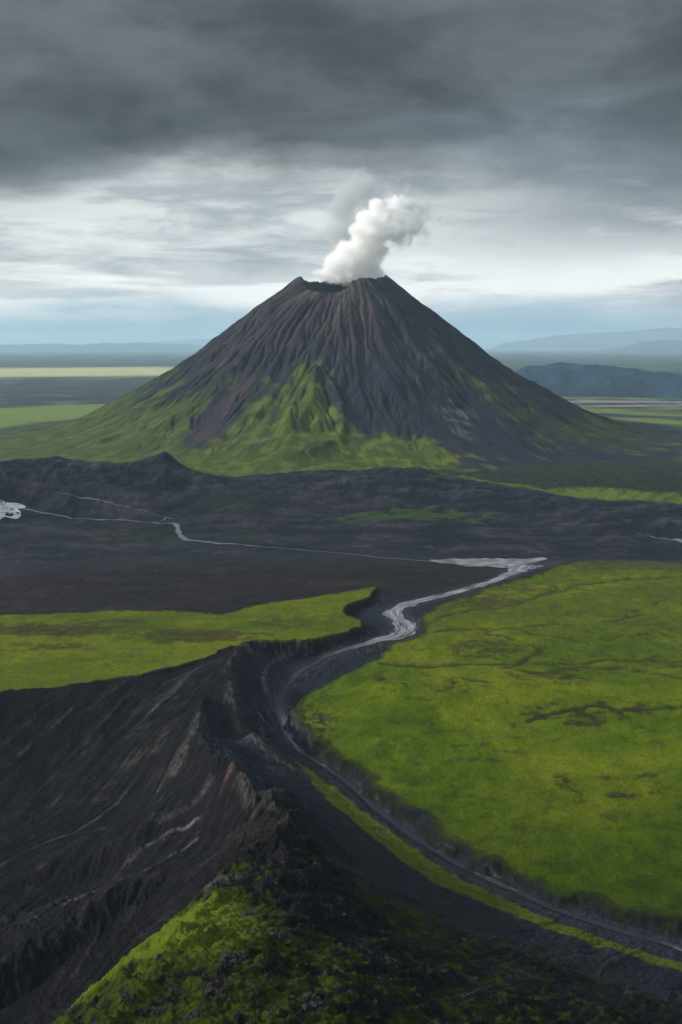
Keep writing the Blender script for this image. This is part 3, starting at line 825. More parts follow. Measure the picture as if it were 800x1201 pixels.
# ------------------------------------------------------------------ polar sheet of ground
az = np.concatenate([np.arange(-180, -60, 3.0), np.arange(-60, -30, 0.6), np.arange(-30, -22, 0.14), np.arange(-22, 22, 0.0465), np.arange(22, 30, 0.14),
                     np.arange(30, 60, 0.6), np.arange(60, 180.1, 3.0)])
az = np.radians(az)
rr = [2.0, 30, 60, 90]
r = 110.0
while r < 95000:
    rr.append(r)
    if r < 180: st = 4
    elif r < 440: st = 0.62
    elif r < 1000: st = max(0.66, r * r / 300 * 0.00105)
    elif r < 2150: st = 3.4
    elif r < 3480: st = 3.9
    elif r < 3700: st = 9
    elif r < 4900: st = 22
    else: st = r * 0.011
    r += st
rr = np.array(rr)
AZ, R = np.meshgrid(az, rr)
x = (R * np.sin(AZ)).astype(F32); y = (R * np.cos(AZ)).astype(F32)
nr, na = R.shape
z = np.zeros(R.shape, F32); alb = np.zeros(R.shape + (3,), F32); msk = np.zeros(R.shape, F32)
PX = 400 + FPX * np.tan(np.clip(AZ, -1.2, 1.2)) * 1.0   # bearing expressed as the column seen from the camera point
# mid plain
n1 = fbm(x / 420, y / 260, 301, 5); n2 = fbm(x / 110, y / 60, 302, 5); n3 = fbm(x / 25, y / 22, 303, 4)
mid = -5 + n1 * 8 * ss(1400, 1700, R) + n2 * 5 * ss(1300, 1600, R) + n3 * 1.6 * ss(1200, 1500, R)
crest_px = [-900, -200, 0, 30, 55, 69, 80, 110, 154, 176, 186, 195, 203, 214, 226, 250, 276, 320, 380, 440, 492, 505, 525, 575, 650, 700, 800, 1000, 1700]
crest_py = [545, 540, 538, 534, 530.5, 528, 532, 537, 536, 532, 527, 524.5, 530, 540, 547, 551, 556, 552, 549, 547, 547, 549, 556, 566, 579, 584, 589, 594, 600]
crest_r = [2000, 2000, 2000, 2000, 2000, 2000, 2000, 2000, 2000, 2000, 2000, 2000, 2000, 2000, 2000, 2000, 2000, 2000, 2000, 2000, 2000, 1990, 1975, 1930, 1880, 1850, 1800, 1760, 1740]
ca = np.arctan((np.array(crest_px, float) - 400) / FPX / (math.cos(PITCH)))
cdep = PITCH - np.arctan((600.5 - np.array(crest_py)) / FPX)
cdep = np.arctan(np.tan(cdep) * np.cos(ca))
c_r = np.interp(AZ, ca, crest_r).astype(F32)
cz = np.interp(AZ, ca, CAM_H - np.array(crest_r) * np.tan(cdep)).astype(F32)
rw_ = R + fbm(x / 180, y / 180, 311, 3) * 50
tt = (rw_ - c_r)
prof = np.where(tt < 0, ss(-330, 0, tt) ** 1.15, 1 - 0.75 * ss(0, 130, tt) * ss(0, 30, cz)) * ss(-2500, 0, -np.abs(AZ) * 1000)
shape = np.clip(np.where(tt < 0, 1 + tt / 330, 1 - tt / 400), 0, 1)
cz_s = np.interp(AZ, ca, np.convolve(np.pad(CAM_H - np.array(crest_r) * np.tan(cdep), 3, mode='edge'), np.ones(7) / 7, 'valid')).astype(F32)
cz = lerp(cz_s, cz, np.exp(-(np.abs(tt) / 70) ** 1.3))
lav = cz * prof + (ridged(x / 90, y / 70, 312, 4) - 1.1) * 7 * shape * ss(5, 25, cz) * ss(25, 70, np.abs(tt)) + n3 * 2.5 * shape * ss(3, 20, cz)
midz = np.maximum(mid, -30) + lav * ss(2700, 2250, R)
near_w = ss(1420, 1300, R) * ss(NX1 - 5, NX1 - 50, np.abs(x)) * (y > NY0 + 6)
nz = bil(near_H, NX0, NY0, NC, x, y)
z = lerp(midz, nz, near_w)
# volcano
vd = np.hypot(x - VX, y - VY)
vz = bil(vol_H, gx[0], gy[0], vc, x, y)
vz = np.where(vd > VR - 20, -30, vz)
farz = -3 + fbm(x / 1500, y / 700, 321, 4) * 12 * ss(2600, 5200, R)
z = np.where(R > 2250, lerp(z, farz, ss(2250, 2700, R)), z)
dzv = vz - z
kk = 10.0
z = np.where(vd < VR, np.maximum(z, vz) + np.exp(-np.abs(dzv) / kk) * kk * 0.25, z)
vmask = (vd < VR - 60) & (dzv > 0)
# fine roughness for the foreground
fm = ss(700, 500, R) * (R > 150)
idx = fm > 0
fine_n = np.zeros_like(z)
M_near = bil(near_M, NX0, NY0, NC, x, y) * near_w
K_near = bil(near_K, NX0, NY0, NC, x, y) * near_w
fine_n[idx] = ridged(x[idx] / 5.5, y[idx] / 5.5, 331, 4) + ridged(x[idx] / 2.1, y[idx] / 2.1, 335, 2) * 0.35 - 0.35
z = z + fm * (1 - K_near) * (fine_n - 1.0) * 0.75 * (1 - 0.5 * M_near) * (0.5 + ss(20, 60, z) * 0.9) * (1 - np.clip(bil(bed.astype(F32), NX0, NY0, NC, x, y), 0, 1))

# albedo of the wide ground
b_lava = mix3(np.broadcast_to(C3(.010, .0145, .025), x.shape + (3,)), C3(.028, .027, .038), ss(-0.3, 0.4, n2 + n3 * 0.4))
b_lava = mix3(b_lava, C3(.055, .058, .070), ss(0.15, 0.7, n2 * 0.6 + n3 * .9) * 0.7)
b_lava = mix3(b_lava, C3(.030, .040, .026), ss(0.1, 0.5, n1 + n3 * .3) * 0.35)
for a, b, sx, sy, v in ((500, 600, 70, 7, .9), (450, 602, 60, 6, .8), (560, 607, 60, 4, .5), (400, 606, 70, 4, .6), (520, 580, 40, 7, .5)):
    wx, wy = at(a, b, 0)
    w = v * np.exp(-((x - wx) / (sx * wy / FPX)) ** 2 - ((y - wy) / (sy * wy * wy / 300 / FPX)) ** 2)
    b_lava = mix3(b_lava, C3(.040, .070, .018), ss(0.35, 0.7, w + n3 * .5 + n2 * .3) * 0.8)
alb = b_lava
green_mid = mix3(np.broadcast_to(C3(.100, .145, .022), x.shape + (3,)), C3(.062, .100, .020), ss(-0.2, 0.5, n3 + n2))  # sunlit strip beyond the lava crest painted as brighter green
behind = ss(0, 14, tt + n3 * 12) * ss(2900, 2500, R)
dull = mix3(np.broadcast_to(C3(.026, .036, .018), x.shape + (3,)), C3(.020, .022, .024), ss(-0.1, 0.4, n3 + n2))
green_mid = mix3(green_mid, dull, ss(60, 110, tt + n3 * 25) * ss(-100, 250, x))
alb = mix3(alb, green_mid, behind * 0.9)
# far plain in bands of fields, heath and lava, with painted sun and haze
f1 = fbm(x / 1400, y / 420, 341, 5); f2 = fbm(x / 420, y / 160, 342, 4)
yy = np.log(np.maximum(R, 100) * (1 + 0.06 * f1))
left = ss(200, -400, x)
bandL = np.interp(yy, np.log([2500, 2700, 2950, 3050, 3620, 3760, 4850, 5050, 8700, 9400, 9900, 13500, 14800, 30000, 90000]),
                  [.9, .5, .2, .15, .15, .85, .85, .08, .05, .12, .95, .95, .2, .15, .3])
bandR = np.interp(yy, np.log([2500, 3300, 3900, 4300, 4550, 4800, 5000, 5150, 5600, 6500, 9000, 14000, 22000, 90000]),
                  [.8, .55, .8, .3, .75, .3, .1, .1, .4, .7, .2, .35, .25, .3])
g = np.clip(lerp(bandR, bandL, left) + f2 * 0.35, 0, 1)
f3 = fbm(x / 260, y / 380, 343, 5)
heath_haze = mix3(np.broadcast_to(C3(.026, .042, .050), x.shape + (3,)), C3(.060, .086, .070), ss(-0.25, 0.45, f2 + f3 * 0.5))  # bluish tint put into the heath colour to stand for haze
far_a = mix3(heath_haze, C3(.150, .215, .050), ss(0.25, 0.8, g + f3 * 0.2))
far_a = mix3(far_a, C3(.15, .17, .12), ss(0.35, 0.6, f3 + f1 * 0.3) * ss(3000, 5000, R) * 0.5)
far_a = mix3(far_a, C3(.55, .56, .30), ss(9300, 10500, R) * ss(14800, 13000, R) * left * ss(0.5, 0.9, g) * 0.8)  # sunlight on the far left strip painted as pale field colour
far_a = mix3(far_a, C3(.26, .25, .24), ss(4750, 5000, R) * ss(5900, 5500, R) * ss(200, 700, x) * ss(-.25, .2, f2) * 0.9)
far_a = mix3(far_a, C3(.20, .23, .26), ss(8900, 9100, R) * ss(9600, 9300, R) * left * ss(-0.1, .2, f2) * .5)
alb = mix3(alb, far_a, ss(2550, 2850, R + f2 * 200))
na_ = bil(near_A, NX0, NY0, NC, x, y)
alb = mix3(alb, na_, near_w)
va_ = bil(vol_A, gx[0], gy[0], vc, x, y)
wv = ss(VR - 60, VR - 160, vd) * ss(-6, 4, dzv)
alb = mix3(alb, va_, wv)
msk = np.clip(M_near + wv * bil(vol_M, gx[0], gy[0], vc, x, y), 0, 1)

# ------------------------------------------------------------------ materials


def ground_mat():
    m = bpy.data.materials.new('ground_cover')
    m.use_nodes = True
    t = NT(m.node_tree)
    out = t.n('ShaderNodeOutputMaterial')
    b = t.n('ShaderNodeBsdfPrincipled')
    b.inputs['Roughness'].default_value = 0.9
    b.inputs['Specular IOR Level'].default_value = 0.05
    geo = t.n('ShaderNodeNewGeometry')
    col = t.n('ShaderNodeAttribute', attribute_name='Col')
    mo = t.n('ShaderNodeAttribute', attribute_name='Moss')
    P = geo.outputs['Position']
    a1 = t.noise(P, 0.7, 7, 0.74)
    a2 = t.noise(P, 0.16, 6, 0.62)
    v = t.math('MULTIPLY', t.mapr(a1, 0.34, 0.68, 0.16, 1.22, False), t.mapr(a2, 0.3, 0.7, 0.74, 1.28, False))
    mf = t.math('MULTIPLY', mo.outputs['Fac'], 0.5)
    v = t.math('ADD', t.math('MULTIPLY', v, t.math('SUBTRACT', 1.0, mf)), t.math('MULTIPLY', mf, 0.68))
    cc = t.n('ShaderNodeCombineColor')
    for i in range(3):
        t.l(v, cc.inputs[i])
    t.l(t.mix(1.0, col.outputs['Color'], cc.outputs[0], 'MULTIPLY'), b.inputs['Base Color'])
    h = t.math('ADD', t.math('MULTIPLY', a1, 0.45), t.math('MULTIPLY', a2, 1.6))
    # scattered pale stones on the bare ground, dark specks in the moss
    bp = t.n('ShaderNodeBump', i_Strength=1.0, i_Distance=1.2)
    t.l(h, bp.inputs['Height'])
    t.l(bp.outputs[0], b.inputs['Normal'])
    t.l(t.mapr(mo.outputs['Fac'], 0, 1, 0.72, 0.95, False), b.inputs['Roughness'])
    t.l(b.outputs[0], out.inputs[0])
    return m


GM = ground_mat()


def grid_mesh(name, x, y, z, alb, msk, cellmask=None):
    nr, na = x.shape
    ii = np.arange(nr * na, dtype=np.int64).reshape(nr, na)
    q = np.stack([ii[:-1, :-1], ii[:-1, 1:], ii[1:, 1:], ii[1:, :-1]], -1)
    q = q[cellmask] if cellmask is not None else q.reshape(-1, 4)
    used, inv = np.unique(q.ravel(), return_inverse=True)
    co = np.stack([x.ravel()[used], y.ravel()[used], z.ravel()[used]], -1).astype(F32)
    me = bpy.data.meshes.new(name)
    nq = len(q)
    me.vertices.add(len(used)); me.loops.add(nq * 4); me.polygons.add(nq)
    me.vertices.foreach_set('co', co.ravel())
    me.loops.foreach_set('vertex_index', inv.astype(np.int32).ravel())
    me.polygons.foreach_set('loop_start', np.arange(0, nq * 4, 4, dtype=np.int32))
    me.polygons.foreach_set('loop_total', np.full(nq, 4, np.int32))
    me.polygons.foreach_set('use_smooth', np.ones(nq, bool))
    me.update(calc_edges=True)
    # counter-clockwise seen from above
    a = me.attributes.new('Col', 'FLOAT_COLOR', 'POINT')
    c4 = np.ones((len(used), 4), F32)
    c4[:, :3] = alb.reshape(-1, 3)[used]
    a.data.foreach_set('color', c4.ravel())
    a = me.attributes.new('Moss', 'FLOAT', 'POINT')
    a.data.foreach_set('value', msk.ravel()[used].astype(F32))
    me.materials.append(GM)
    o = bpy.data.objects.new(name, me)
    S.collection.objects.link(o)
    return o


def props(o, label=None, cat=None, kind=None, group=None):
    if label: o['label'] = label
    if cat: o['category'] = cat
    if kind: o['kind'] = kind
    if group: o['group'] = group
    return o


cv = vmask[:-1, :-1] & vmask[1:, 1:]
reg = near_region[np.clip(((y - NY0) / NC).astype(int), 0, near_region.shape[0] - 1), np.clip(((x - NX0) / NC).astype(int), 0, near_region.shape[1] - 1)] * (near_w > 0.5)
c1_ = (reg[:-1, :-1] == 1) & ~cv
c2_ = (reg[:-1, :-1] == 2) & ~cv
# flip order so that normals face up
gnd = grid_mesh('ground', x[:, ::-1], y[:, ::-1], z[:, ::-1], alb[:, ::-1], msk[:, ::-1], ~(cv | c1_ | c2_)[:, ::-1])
props(gnd, 'black volcanic sand plain, canyon slopes and dark foreground ridge', 'ground', 'structure')
vo = grid_mesh('volcano', x[:, ::-1], y[:, ::-1], z[:, ::-1], alb[:, ::-1], msk[:, ::-1], cv[:, ::-1])
props(vo, 'steep dark volcano cone with green moss on its lower flanks and an open crater', 'volcano', 'structure')
m1 = grid_mesh('meadow', x[:, ::-1], y[:, ::-1], z[:, ::-1], alb[:, ::-1], msk[:, ::-1], c1_[:, ::-1])
props(m1, 'wide bright green meadow to the right of the winding river', 'meadow', 'structure')
m2 = grid_mesh('meadow', x[:, ::-1], y[:, ::-1], z[:, ::-1], alb[:, ::-1], msk[:, ::-1], c2_[:, ::-1])
props(m2, 'green meadow strip at the left between the black plain and the dark ridge', 'meadow', 'structure')

# ------------------------------------------------------------------ water


def water_mat(name, base, rough, pale=(.22, .235, .26)):
    m = bpy.data.materials.new(name)
    m.use_nodes = True
    t = NT(m.node_tree)
    out = t.n('ShaderNodeOutputMaterial')
    b = t.n('ShaderNodeBsdfPrincipled')
    uv = t.n('ShaderNodeUVMap')
    geo = t.n('ShaderNodeNewGeometry')
    a = t.noise(uv.outputs[0], 1.0, 5, 0.6, 0.5)
    pa = t.n('ShaderNodeAttribute', attribute_name='Pale')
    low = t.noise(geo.outputs['Position'], 0.035, 3, 0.6)
    pf = t.math('MULTIPLY', t.mapr(a, 0.38, 0.64), t.math('ADD', pa.outputs['Fac'], t.math('MULTIPLY', t.mapr(low, 0.56, 0.66), 0.6), clamp=True))  # the low noise paints glints as pale patches of water colour
    t.l(t.mix(pf, (*base,), (*pale,)), b.inputs['Base Color'])
    t.l(t.mapr(a, 0.35, 0.6, rough, rough + 0.3), b.inputs['Roughness'])
    t.l(t.mapr(pa.outputs['Fac'], 0, 1, 0.10, 0.38, False), b.inputs['Specular IOR Level'])
    bp = t.n('ShaderNodeBump', i_Strength=0.25, i_Distance=0.3)
    t.l(t.noise(geo.outputs['Position'], 0.8, 3, 0.5), bp.inputs['Height'])
    t.l(bp.outputs[0], b.inputs['Normal'])
    t.l(b.outputs[0], out.inputs[0])
    return m


WM = water_mat('silty_water', (.014, .018, .026), 0.35)
WM3 = water_mat('lake_water', (.16, .18, .20), 0.2, (.34, .36, .39))
WM2 = water_mat('bright_water', (.09, .10, .12), 0.25, (.060, .068, .080))


def ribbon(name, L, zoff, mat, label, na=7, seed=1, conform=None, kw=1.0):
    """L rows: x, y, z, half width"""
    L = np.asarray(L, float)
    T = np.gradient(L[:, :2], axis=0)
    T /= np.linalg.norm(T, axis=1)[:, None] + 1e-9
    N = np.stack([-T[:, 1], T[:, 0]], 1)
    s = np.concatenate([[0], np.cumsum(np.linalg.norm(np.diff(L[:, :2], axis=0), axis=1))])
    u = np.linspace(-1, 1, na)
    wl = 1 + 0.75 * pn(s / 22, s * 0 + seed, seed); wr = 1 + 0.75 * pn(s / 22, s * 0 + seed + 40, seed)
    W_ = np.where(u[None] < 0, wl[:, None], wr[:, None]) * u[None] * L[:, 3][:, None] * kw
    x = L[:, 0][:, None] + N[:, 0][:, None] * W_
    y = L[:, 1][:, None] + N[:, 1][:, None] * W_
    z = np.repeat(L[:, 2][:, None], na, 1) + zoff
    if conform is not None:
        z = conform(x, y) + zoff
    n = len(L)
    v = np.stack([x, y, z], -1).reshape(-1, 3)
    ii = np.arange(n * na).reshape(n, na)
    q = np.stack([ii[:-1, :-1], ii[1:, :-1], ii[1:, 1:], ii[:-1, 1:]], -1).reshape(-1, 4)[:, ::-1]
    me = bpy.data.meshes.new(name)
    me.from_pydata(v.tolist(), [], q.tolist())
    uvl = me.uv_layers.new(name='UVMap')
    UV = np.stack([np.repeat(s[:, None], na, 1) / 30, W_ / 3.0], -1).reshape(-1, 2).astype(F32)
    uvl.data.foreach_set('uv', UV[q.ravel()].ravel())
    me.polygons.foreach_set('use_smooth', np.ones(len(q), bool))
    pa = me.attributes.new('Pale', 'FLOAT', 'POINT')
    pa.data.foreach_set('value', (np.clip(ss(925, 985, np.hypot(x, y)) * 0.95 + 0.75 * np.exp(-((np.hypot(x, y) - 775) / 34) ** 2), 0, 1)).astype(F32).ravel())  # near bump paints a bright reflection into the lower river colour
    me.materials.append(mat)
    o = bpy.data.objects.new(name, me)
    S.collection.objects.link(o)
    return props(o, label, 'water', 'structure')


dense = smooth_line([tuple(p) for p in RV], 4)
ribbon('river', dense, 0.0, WM, 'pale silty river winding from the plain through the dark canyon', kw=1.0)


def ground_z(px, py):
    """height of the finished sheet at world points"""
    r_ = np.hypot(px, py); a_ = np.arctan2(px, py)
    i = np.clip(np.searchsorted(rr, r_) - 1, 0, nr - 2); j = np.clip(np.searchsorted(az, a_) - 1, 0, na - 2)
    fr = (r_ - rr[i]) / (rr[i + 1] - rr[i]); fa = (a_ - az[j]) / (az[j + 1] - az[j])
    return (z[i, j] * (1 - fa) + z[i, j + 1] * fa) * (1 - fr) + (z[i + 1, j] * (1 - fa) + z[i + 1, j + 1] * fa) * fr


def hit(px, py):
    """where the line of sight through px, py meets the finished sheet"""
    v = (600.5 - py) / FPX
    dX = (px - 400) / FPX; dY = math.cos(PITCH) + v * math.sin(PITCH); dZ = -math.sin(PITCH) + v * math.cos(PITCH)
    k = np.exp(np.linspace(math.log(150), math.log(9000), 9000))
    h = ground_z(dX * k, dY * k)
    i = int(np.argmax(h > CAM_H + dZ * k))
    return dX * k[i], dY * k[i], float(h[i])


def stream(P, w, label, mat=WM2, name='stream', n=12, zoff=0.5):
    L = smooth_line([(*hit(a, b), ww * w) for a, b, ww in P], n)
    return ribbon(name, L, zoff, mat, label, conform=ground_z, na=5)


stream([(16, 595, .4), (32, 598, .5), (50, 602, .5), (70, 605, .6), (100, 608, .7), (140, 610, .9), (180, 613, 1.1), (205, 615, 1.4), (209, 622, 1.8), (215, 631, 2.2), (235, 635, 1.7), (262, 638, 1.3), (300, 641, .9), (350, 645, .6), (395, 649, .4), (435, 653, .4), (470, 656, .5), (510, 659, .6)],
       2.2, 'thin pale stream bending across the black plain left of centre')
stream([(190, 611, .8), (196, 607, .6), (204, 609, .4), (222, 612, .2)], 2.0, 'short side branch of the thin pale stream left of centre')
stream([(65, 577, .4), (80, 580, .6), (105, 585, .8), (130, 590, .6), (148, 594, .4), (172, 600, .4), (194, 607, .5)], 1.6, 'faint pale stream below the dark dunes at left')
stream([(-60, 592, 3.0), (-20, 593, 3.4), (5, 594, 2.2), (18, 594, 1.2), (30, 595, .3)], 16.0, 'bright white lake entering at the left edge of the plain', WM3, 'lake')
stream([(505, 658, .3), (530, 659, .9), (560, 660, 1.5), (595, 660, 1.5), (620, 658, .8), (640, 655, .3)], 15.0, 'shallow pale lake where the river leaves the black plain', WM, 'lake')
stream([(748, 626, .2), (765, 630, .5), (785, 633, .8), (805, 637, 1.2), (830, 640, 1.5)], 4.5, 'narrow grey pool at the right edge of the black plain', WM2, 'lake')

# ------------------------------------------------------------------ far hills


def hill(name, label, px0, px1, r0, depth, prof, seed, rough, col, tex=1.0, n=260, m=60, cliff=False):
    """a range of hills at distance r0: heights come from the skyline profile [(px, py)]"""
    a = np.linspace(math.atan((px0 - 400) / FPX), math.atan((px1 - 400) / FPX), n)
    q = np.linspace(0, 1, m)
    A_, Q_ = np.meshgrid(a, q)
    R_ = r0 + depth * Q_
    X_, Y_ = R_ * np.sin(A_), R_ * np.cos(A_)
    pa = np.array([math.atan((p - 400) / FPX / math.cos(PITCH)) for p, _ in prof])
    el = np.array([math.tan(math.atan((600.5 - b) / FPX) - PITCH) * math.cos(c) for (_, b), c in zip(prof, pa)])
    rc = r0 + depth * 0.5
    zc = CAM_H + rc * np.interp(A_, pa, el)
    sh = np.sin(np.pi * Q_) ** (0.35 if cliff else 0.9)
    end = ss(0, 0.06, (A_ - a[0]) / (a[-1] - a[0])) * ss(0, 0.06, (a[-1] - A_) / (a[-1] - a[0])) if not cliff else 1.0
    k = depth * 0.25
    nz_ = ridged(X_ / k, Y_ / k, seed, 5) - 1.1
    Z_ = -60 + (zc + 60) * sh * end + nz_ * rough * sh ** 0.5
    al = mix3(np.broadcast_to(C3(*col), X_.shape + (3,)), C3(*[c * (1.25 if cliff else 1.7) for c in col]), ss(-0.3, 0.5, fbm(X_ / k * 2, Y_ / k * 2, seed + 5, 4)))  # distance haze put into the bluish hill colours
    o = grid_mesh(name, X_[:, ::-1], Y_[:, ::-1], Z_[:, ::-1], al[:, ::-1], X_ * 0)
    return props(o, label, 'hills', 'structure')


hill('hills', 'flat topped rocky hills with steep dark cliffs at the right behind the volcano', 596, 1000, 5900, 2200,
     [(596, 440), (612, 432), (630, 430), (650, 427), (662, 429), (680, 428.5), (700, 431), (730, 435), (760, 438), (778, 439), (800, 441), (860, 440), (905, 441), (1000, 445)],
     401, 30, (.026, .056, .085), n=420, m=150, cliff=True)
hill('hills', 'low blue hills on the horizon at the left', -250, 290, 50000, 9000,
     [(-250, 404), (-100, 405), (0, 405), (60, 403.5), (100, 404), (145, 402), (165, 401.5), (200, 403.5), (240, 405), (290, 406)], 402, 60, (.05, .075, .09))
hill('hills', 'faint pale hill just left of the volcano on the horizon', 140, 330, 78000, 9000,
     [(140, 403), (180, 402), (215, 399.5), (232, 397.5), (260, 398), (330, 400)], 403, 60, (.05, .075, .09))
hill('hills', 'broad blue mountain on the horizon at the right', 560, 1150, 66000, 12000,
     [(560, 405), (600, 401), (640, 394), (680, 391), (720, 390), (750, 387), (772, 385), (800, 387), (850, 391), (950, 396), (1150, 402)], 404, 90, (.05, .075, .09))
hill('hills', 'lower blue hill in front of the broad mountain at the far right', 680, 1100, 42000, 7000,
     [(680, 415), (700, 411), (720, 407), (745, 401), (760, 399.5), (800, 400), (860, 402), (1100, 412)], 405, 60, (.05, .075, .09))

# ------------------------------------------------------------------ rocks on the foreground hill


def rock_mat():
    m = bpy.data.materials.new('dark_lava_rock')
    m.use_nodes = True
    t = NT(m.node_tree)
    out = t.n('ShaderNodeOutputMaterial')
    b = t.n('ShaderNodeBsdfPrincipled')
    geo = t.n('ShaderNodeNewGeometry')
    P = geo.outputs['Position']
    a = t.noise(P, 1.4, 6, 0.7)
    n_ = t.noise(P, 5.0, 4, 0.7)
    c = t.ramp(a, [(0.3, (.006, .006, .007)), (0.5, (.012, .011, .013)), (0.66, (.022, .020, .024)), (0.85, (.06, .055, .062))])
    sp = t.n('ShaderNodeSeparateXYZ')
    t.l(geo.outputs['Normal'], sp.inputs[0])
    ms = t.math('MULTIPLY', t.mapr(sp.outputs[2], 0.72, 0.95), t.mapr(n_, 0.45, 0.6))
    t.l(t.mix(t.math('MULTIPLY', ms, 0.55), c, (.035, .055, .008)), b.inputs['Base Color'])
    b.inputs['Roughness'].default_value = 0.8
    b.inputs['Specular IOR Level'].default_value = 0.25
    bp = t.n('ShaderNodeBump', i_Strength=0.8, i_Distance=0.25)
    t.l(n_, bp.inputs['Height'])
    t.l(bp.outputs[0], b.inputs['Normal'])
    t.l(b.outputs[0], out.inputs[0])
    return m


RM = rock_mat()
import bmesh
from mathutils import Vector, noise as mnoise


def rock_verts(bm, c, size, seed, sub=3):
    g = bmesh.ops.create_icosphere(bm, subdivisions=sub, radius=1.0)
    rnd = random.Random(seed)
    off = Vector((rnd.uniform(-50, 50), rnd.uniform(-50, 50), rnd.uniform(-50, 50)))
    rot = rnd.uniform(0, 6.28)
    planes = [Vector((rnd.gauss(0, 1), rnd.gauss(0, 1), rnd.gauss(0, 1))).normalized() for _ in range(9)]
    pd = [rnd.uniform(0.5, 0.9) for _ in planes]
    for v in g['verts']:
        p = v.co.copy()
        for n_, d_ in zip(planes, pd):
            e = p.dot(n_) - d_
            if e > 0:
                p -= n_ * e
        p *= 1 + 0.30 * mnoise.noise(p * 1.7 + off) + 0.2 * mnoise.noise(p * 4.5 + off)
        p = Vector((p.x * size[0], p.y * size[1], p.z * size[2]))
        ca_, sa_ = math.cos(rot), math.sin(rot)
        v.co = Vector((p.x * ca_ - p.y * sa_, p.x * sa_ + p.y * ca_, p.z)) + Vector(c)


def rock_obj(name, specs, label, cat='rock', kind=None, sub=3, origin=None):
    bm = bmesh.new()
    for i, (c, sz, sd) in enumerate(specs):
        rock_verts(bm, (c[0] - origin[0], c[1] - origin[1], c[2] - origin[2]), sz, sd, sub)
    me = bpy.data.meshes.new(name)
    bm.to_mesh(me)
    bm.free()
    me.materials.append(RM)
    o = bpy.data.objects.new(name, me)
    o.location = origin
    S.collection.objects.link(o)
    return props(o, label, cat, kind)


OUT = [  # px, py, width px, height px, label
    (276, 1120, 34, 22, 'craggy dark outcrop in the middle of the moss slope below the brightest moss'),
    (256, 1152, 30, 26, 'dark jagged outcrop left of the middle of the mossy hill'),
    (300, 1158, 16, 20, 'upright grey tipped rock pair in the lower middle of the moss slope'),
    (316, 1142, 14, 12, 'small pale grey boulder in moss right of the craggy outcrop'),
    (330, 1152, 18, 18, 'dark rounded boulder right of the small pale boulder on the moss'),
    (366, 1172, 28, 26, 'broad black outcrop at the right side of the mossy hill'),
    (330, 1094, 32, 14, 'low dark ledge with a moss cap at the upper right of the moss slope'),
    (292, 1068, 26, 12, 'flat black rock shelf near the top of the moss slope'),
    (150, 1168, 20, 16, 'dark blocky outcrop near the lower left edge of the mossy hill'),
    (205, 1160, 22, 12, 'low dark rock sunk in moss at the left of the hill'),
    (186, 1182, 16, 12, 'small black crag at the bottom left of the moss slope'),
    (226, 1190, 26, 14, 'dark ledge at the bottom edge of the picture on the moss slope'),
    (372, 1012, 16, 10, 'small black crag just below the tip of the dark ridge'),
    (460, 1125, 18, 12, 'grey flecked boulder on the bare slope right of the mossy hill'),
    (438, 1150, 12, 10, 'lone small dark rock on the bare brown slope'),
    (548, 1168, 20, 14, 'pale spotted rock in the lower right on the dark slope'),
]
for k, (a, b, w, h, lab) in enumerate(OUT):
    X0, Y0, Z0 = hit(a, b + h * 0.3)
    mpp = math.dist((X0, Y0, Z0), (0, 0, CAM_H)) / FPX
    rnd = random.Random(100 + k)
    W2, H2 = w * mpp / 2, h * mpp / 2
    sp_ = []
    for j in range(16):
        ox = rnd.uniform(-0.75, 0.75) * W2
        oy = rnd.uniform(-0.6, 0.6) * H2 * 1.4
        f = rnd.uniform(0.14, 0.34)
        zx = float(ground_z(np.array([X0 + ox]), np.array([Y0 + oy]))[0])
        sp_.append(((X0 + ox, Y0 + oy, zx + H2 * 0.05), (W2 * f, W2 * f * rnd.uniform(.7, 1.1), H2 * rnd.uniform(.25, .6)), 1000 + k * 10 + j))
    rock_obj('rock_outcrop', sp_, lab, 'rock', None, 3, (X0, Y0, Z0))
# loose rubble nobody could count
rnd = random.Random(55)
tries = 0
bm = bmesh.new()
cnt = 0
px_r, py_r = [], []
while cnt < 900 and tries < 6000:
    tries += 1
    if rnd.random() < 0.6:
        a, b = rnd.uniform(240, 560), rnd.uniform(985, 1215)
    else:
        a, b = rnd.uniform(110, 820), rnd.uniform(1040, 1215)
    if b < 1000 + max(0, a - 440) * 0.40 or (a < 250 and b < 1240 - (a - 90) * 1.0):
        continue
    v = fbm(np.array([a / 30.0]), np.array([b / 22.0]), 77, 3)[0]
    if v < 0.0 and rnd.random() < 0.75:
        continue
    zg = float(np.interp(b, [1000, 1200], [20, 60]))
    X0, Y0, Z0 = hit(a, b)
    s_ = min(1.5, 0.16 + rnd.expovariate(1 / 0.22))
    rock_verts(bm, (X0, Y0, Z0 + s_ * 0.1), (s_ * rnd.uniform(.7, 1.3), s_ * rnd.uniform(.7, 1.3), s_ * rnd.uniform(.5, .9)), 5000 + tries, 1)
    cnt += 1
me = bpy.data.meshes.new('rubble')
bm.to_mesh(me); bm.free()
me.materials.append(RM)
o = bpy.data.objects.new('rubble', me)
S.collection.objects.link(o)
props(o, 'loose dark lava rubble strewn over the foreground hill', 'rubble', 'stuff')

# ------------------------------------------------------------------ steam and smoke over the crater


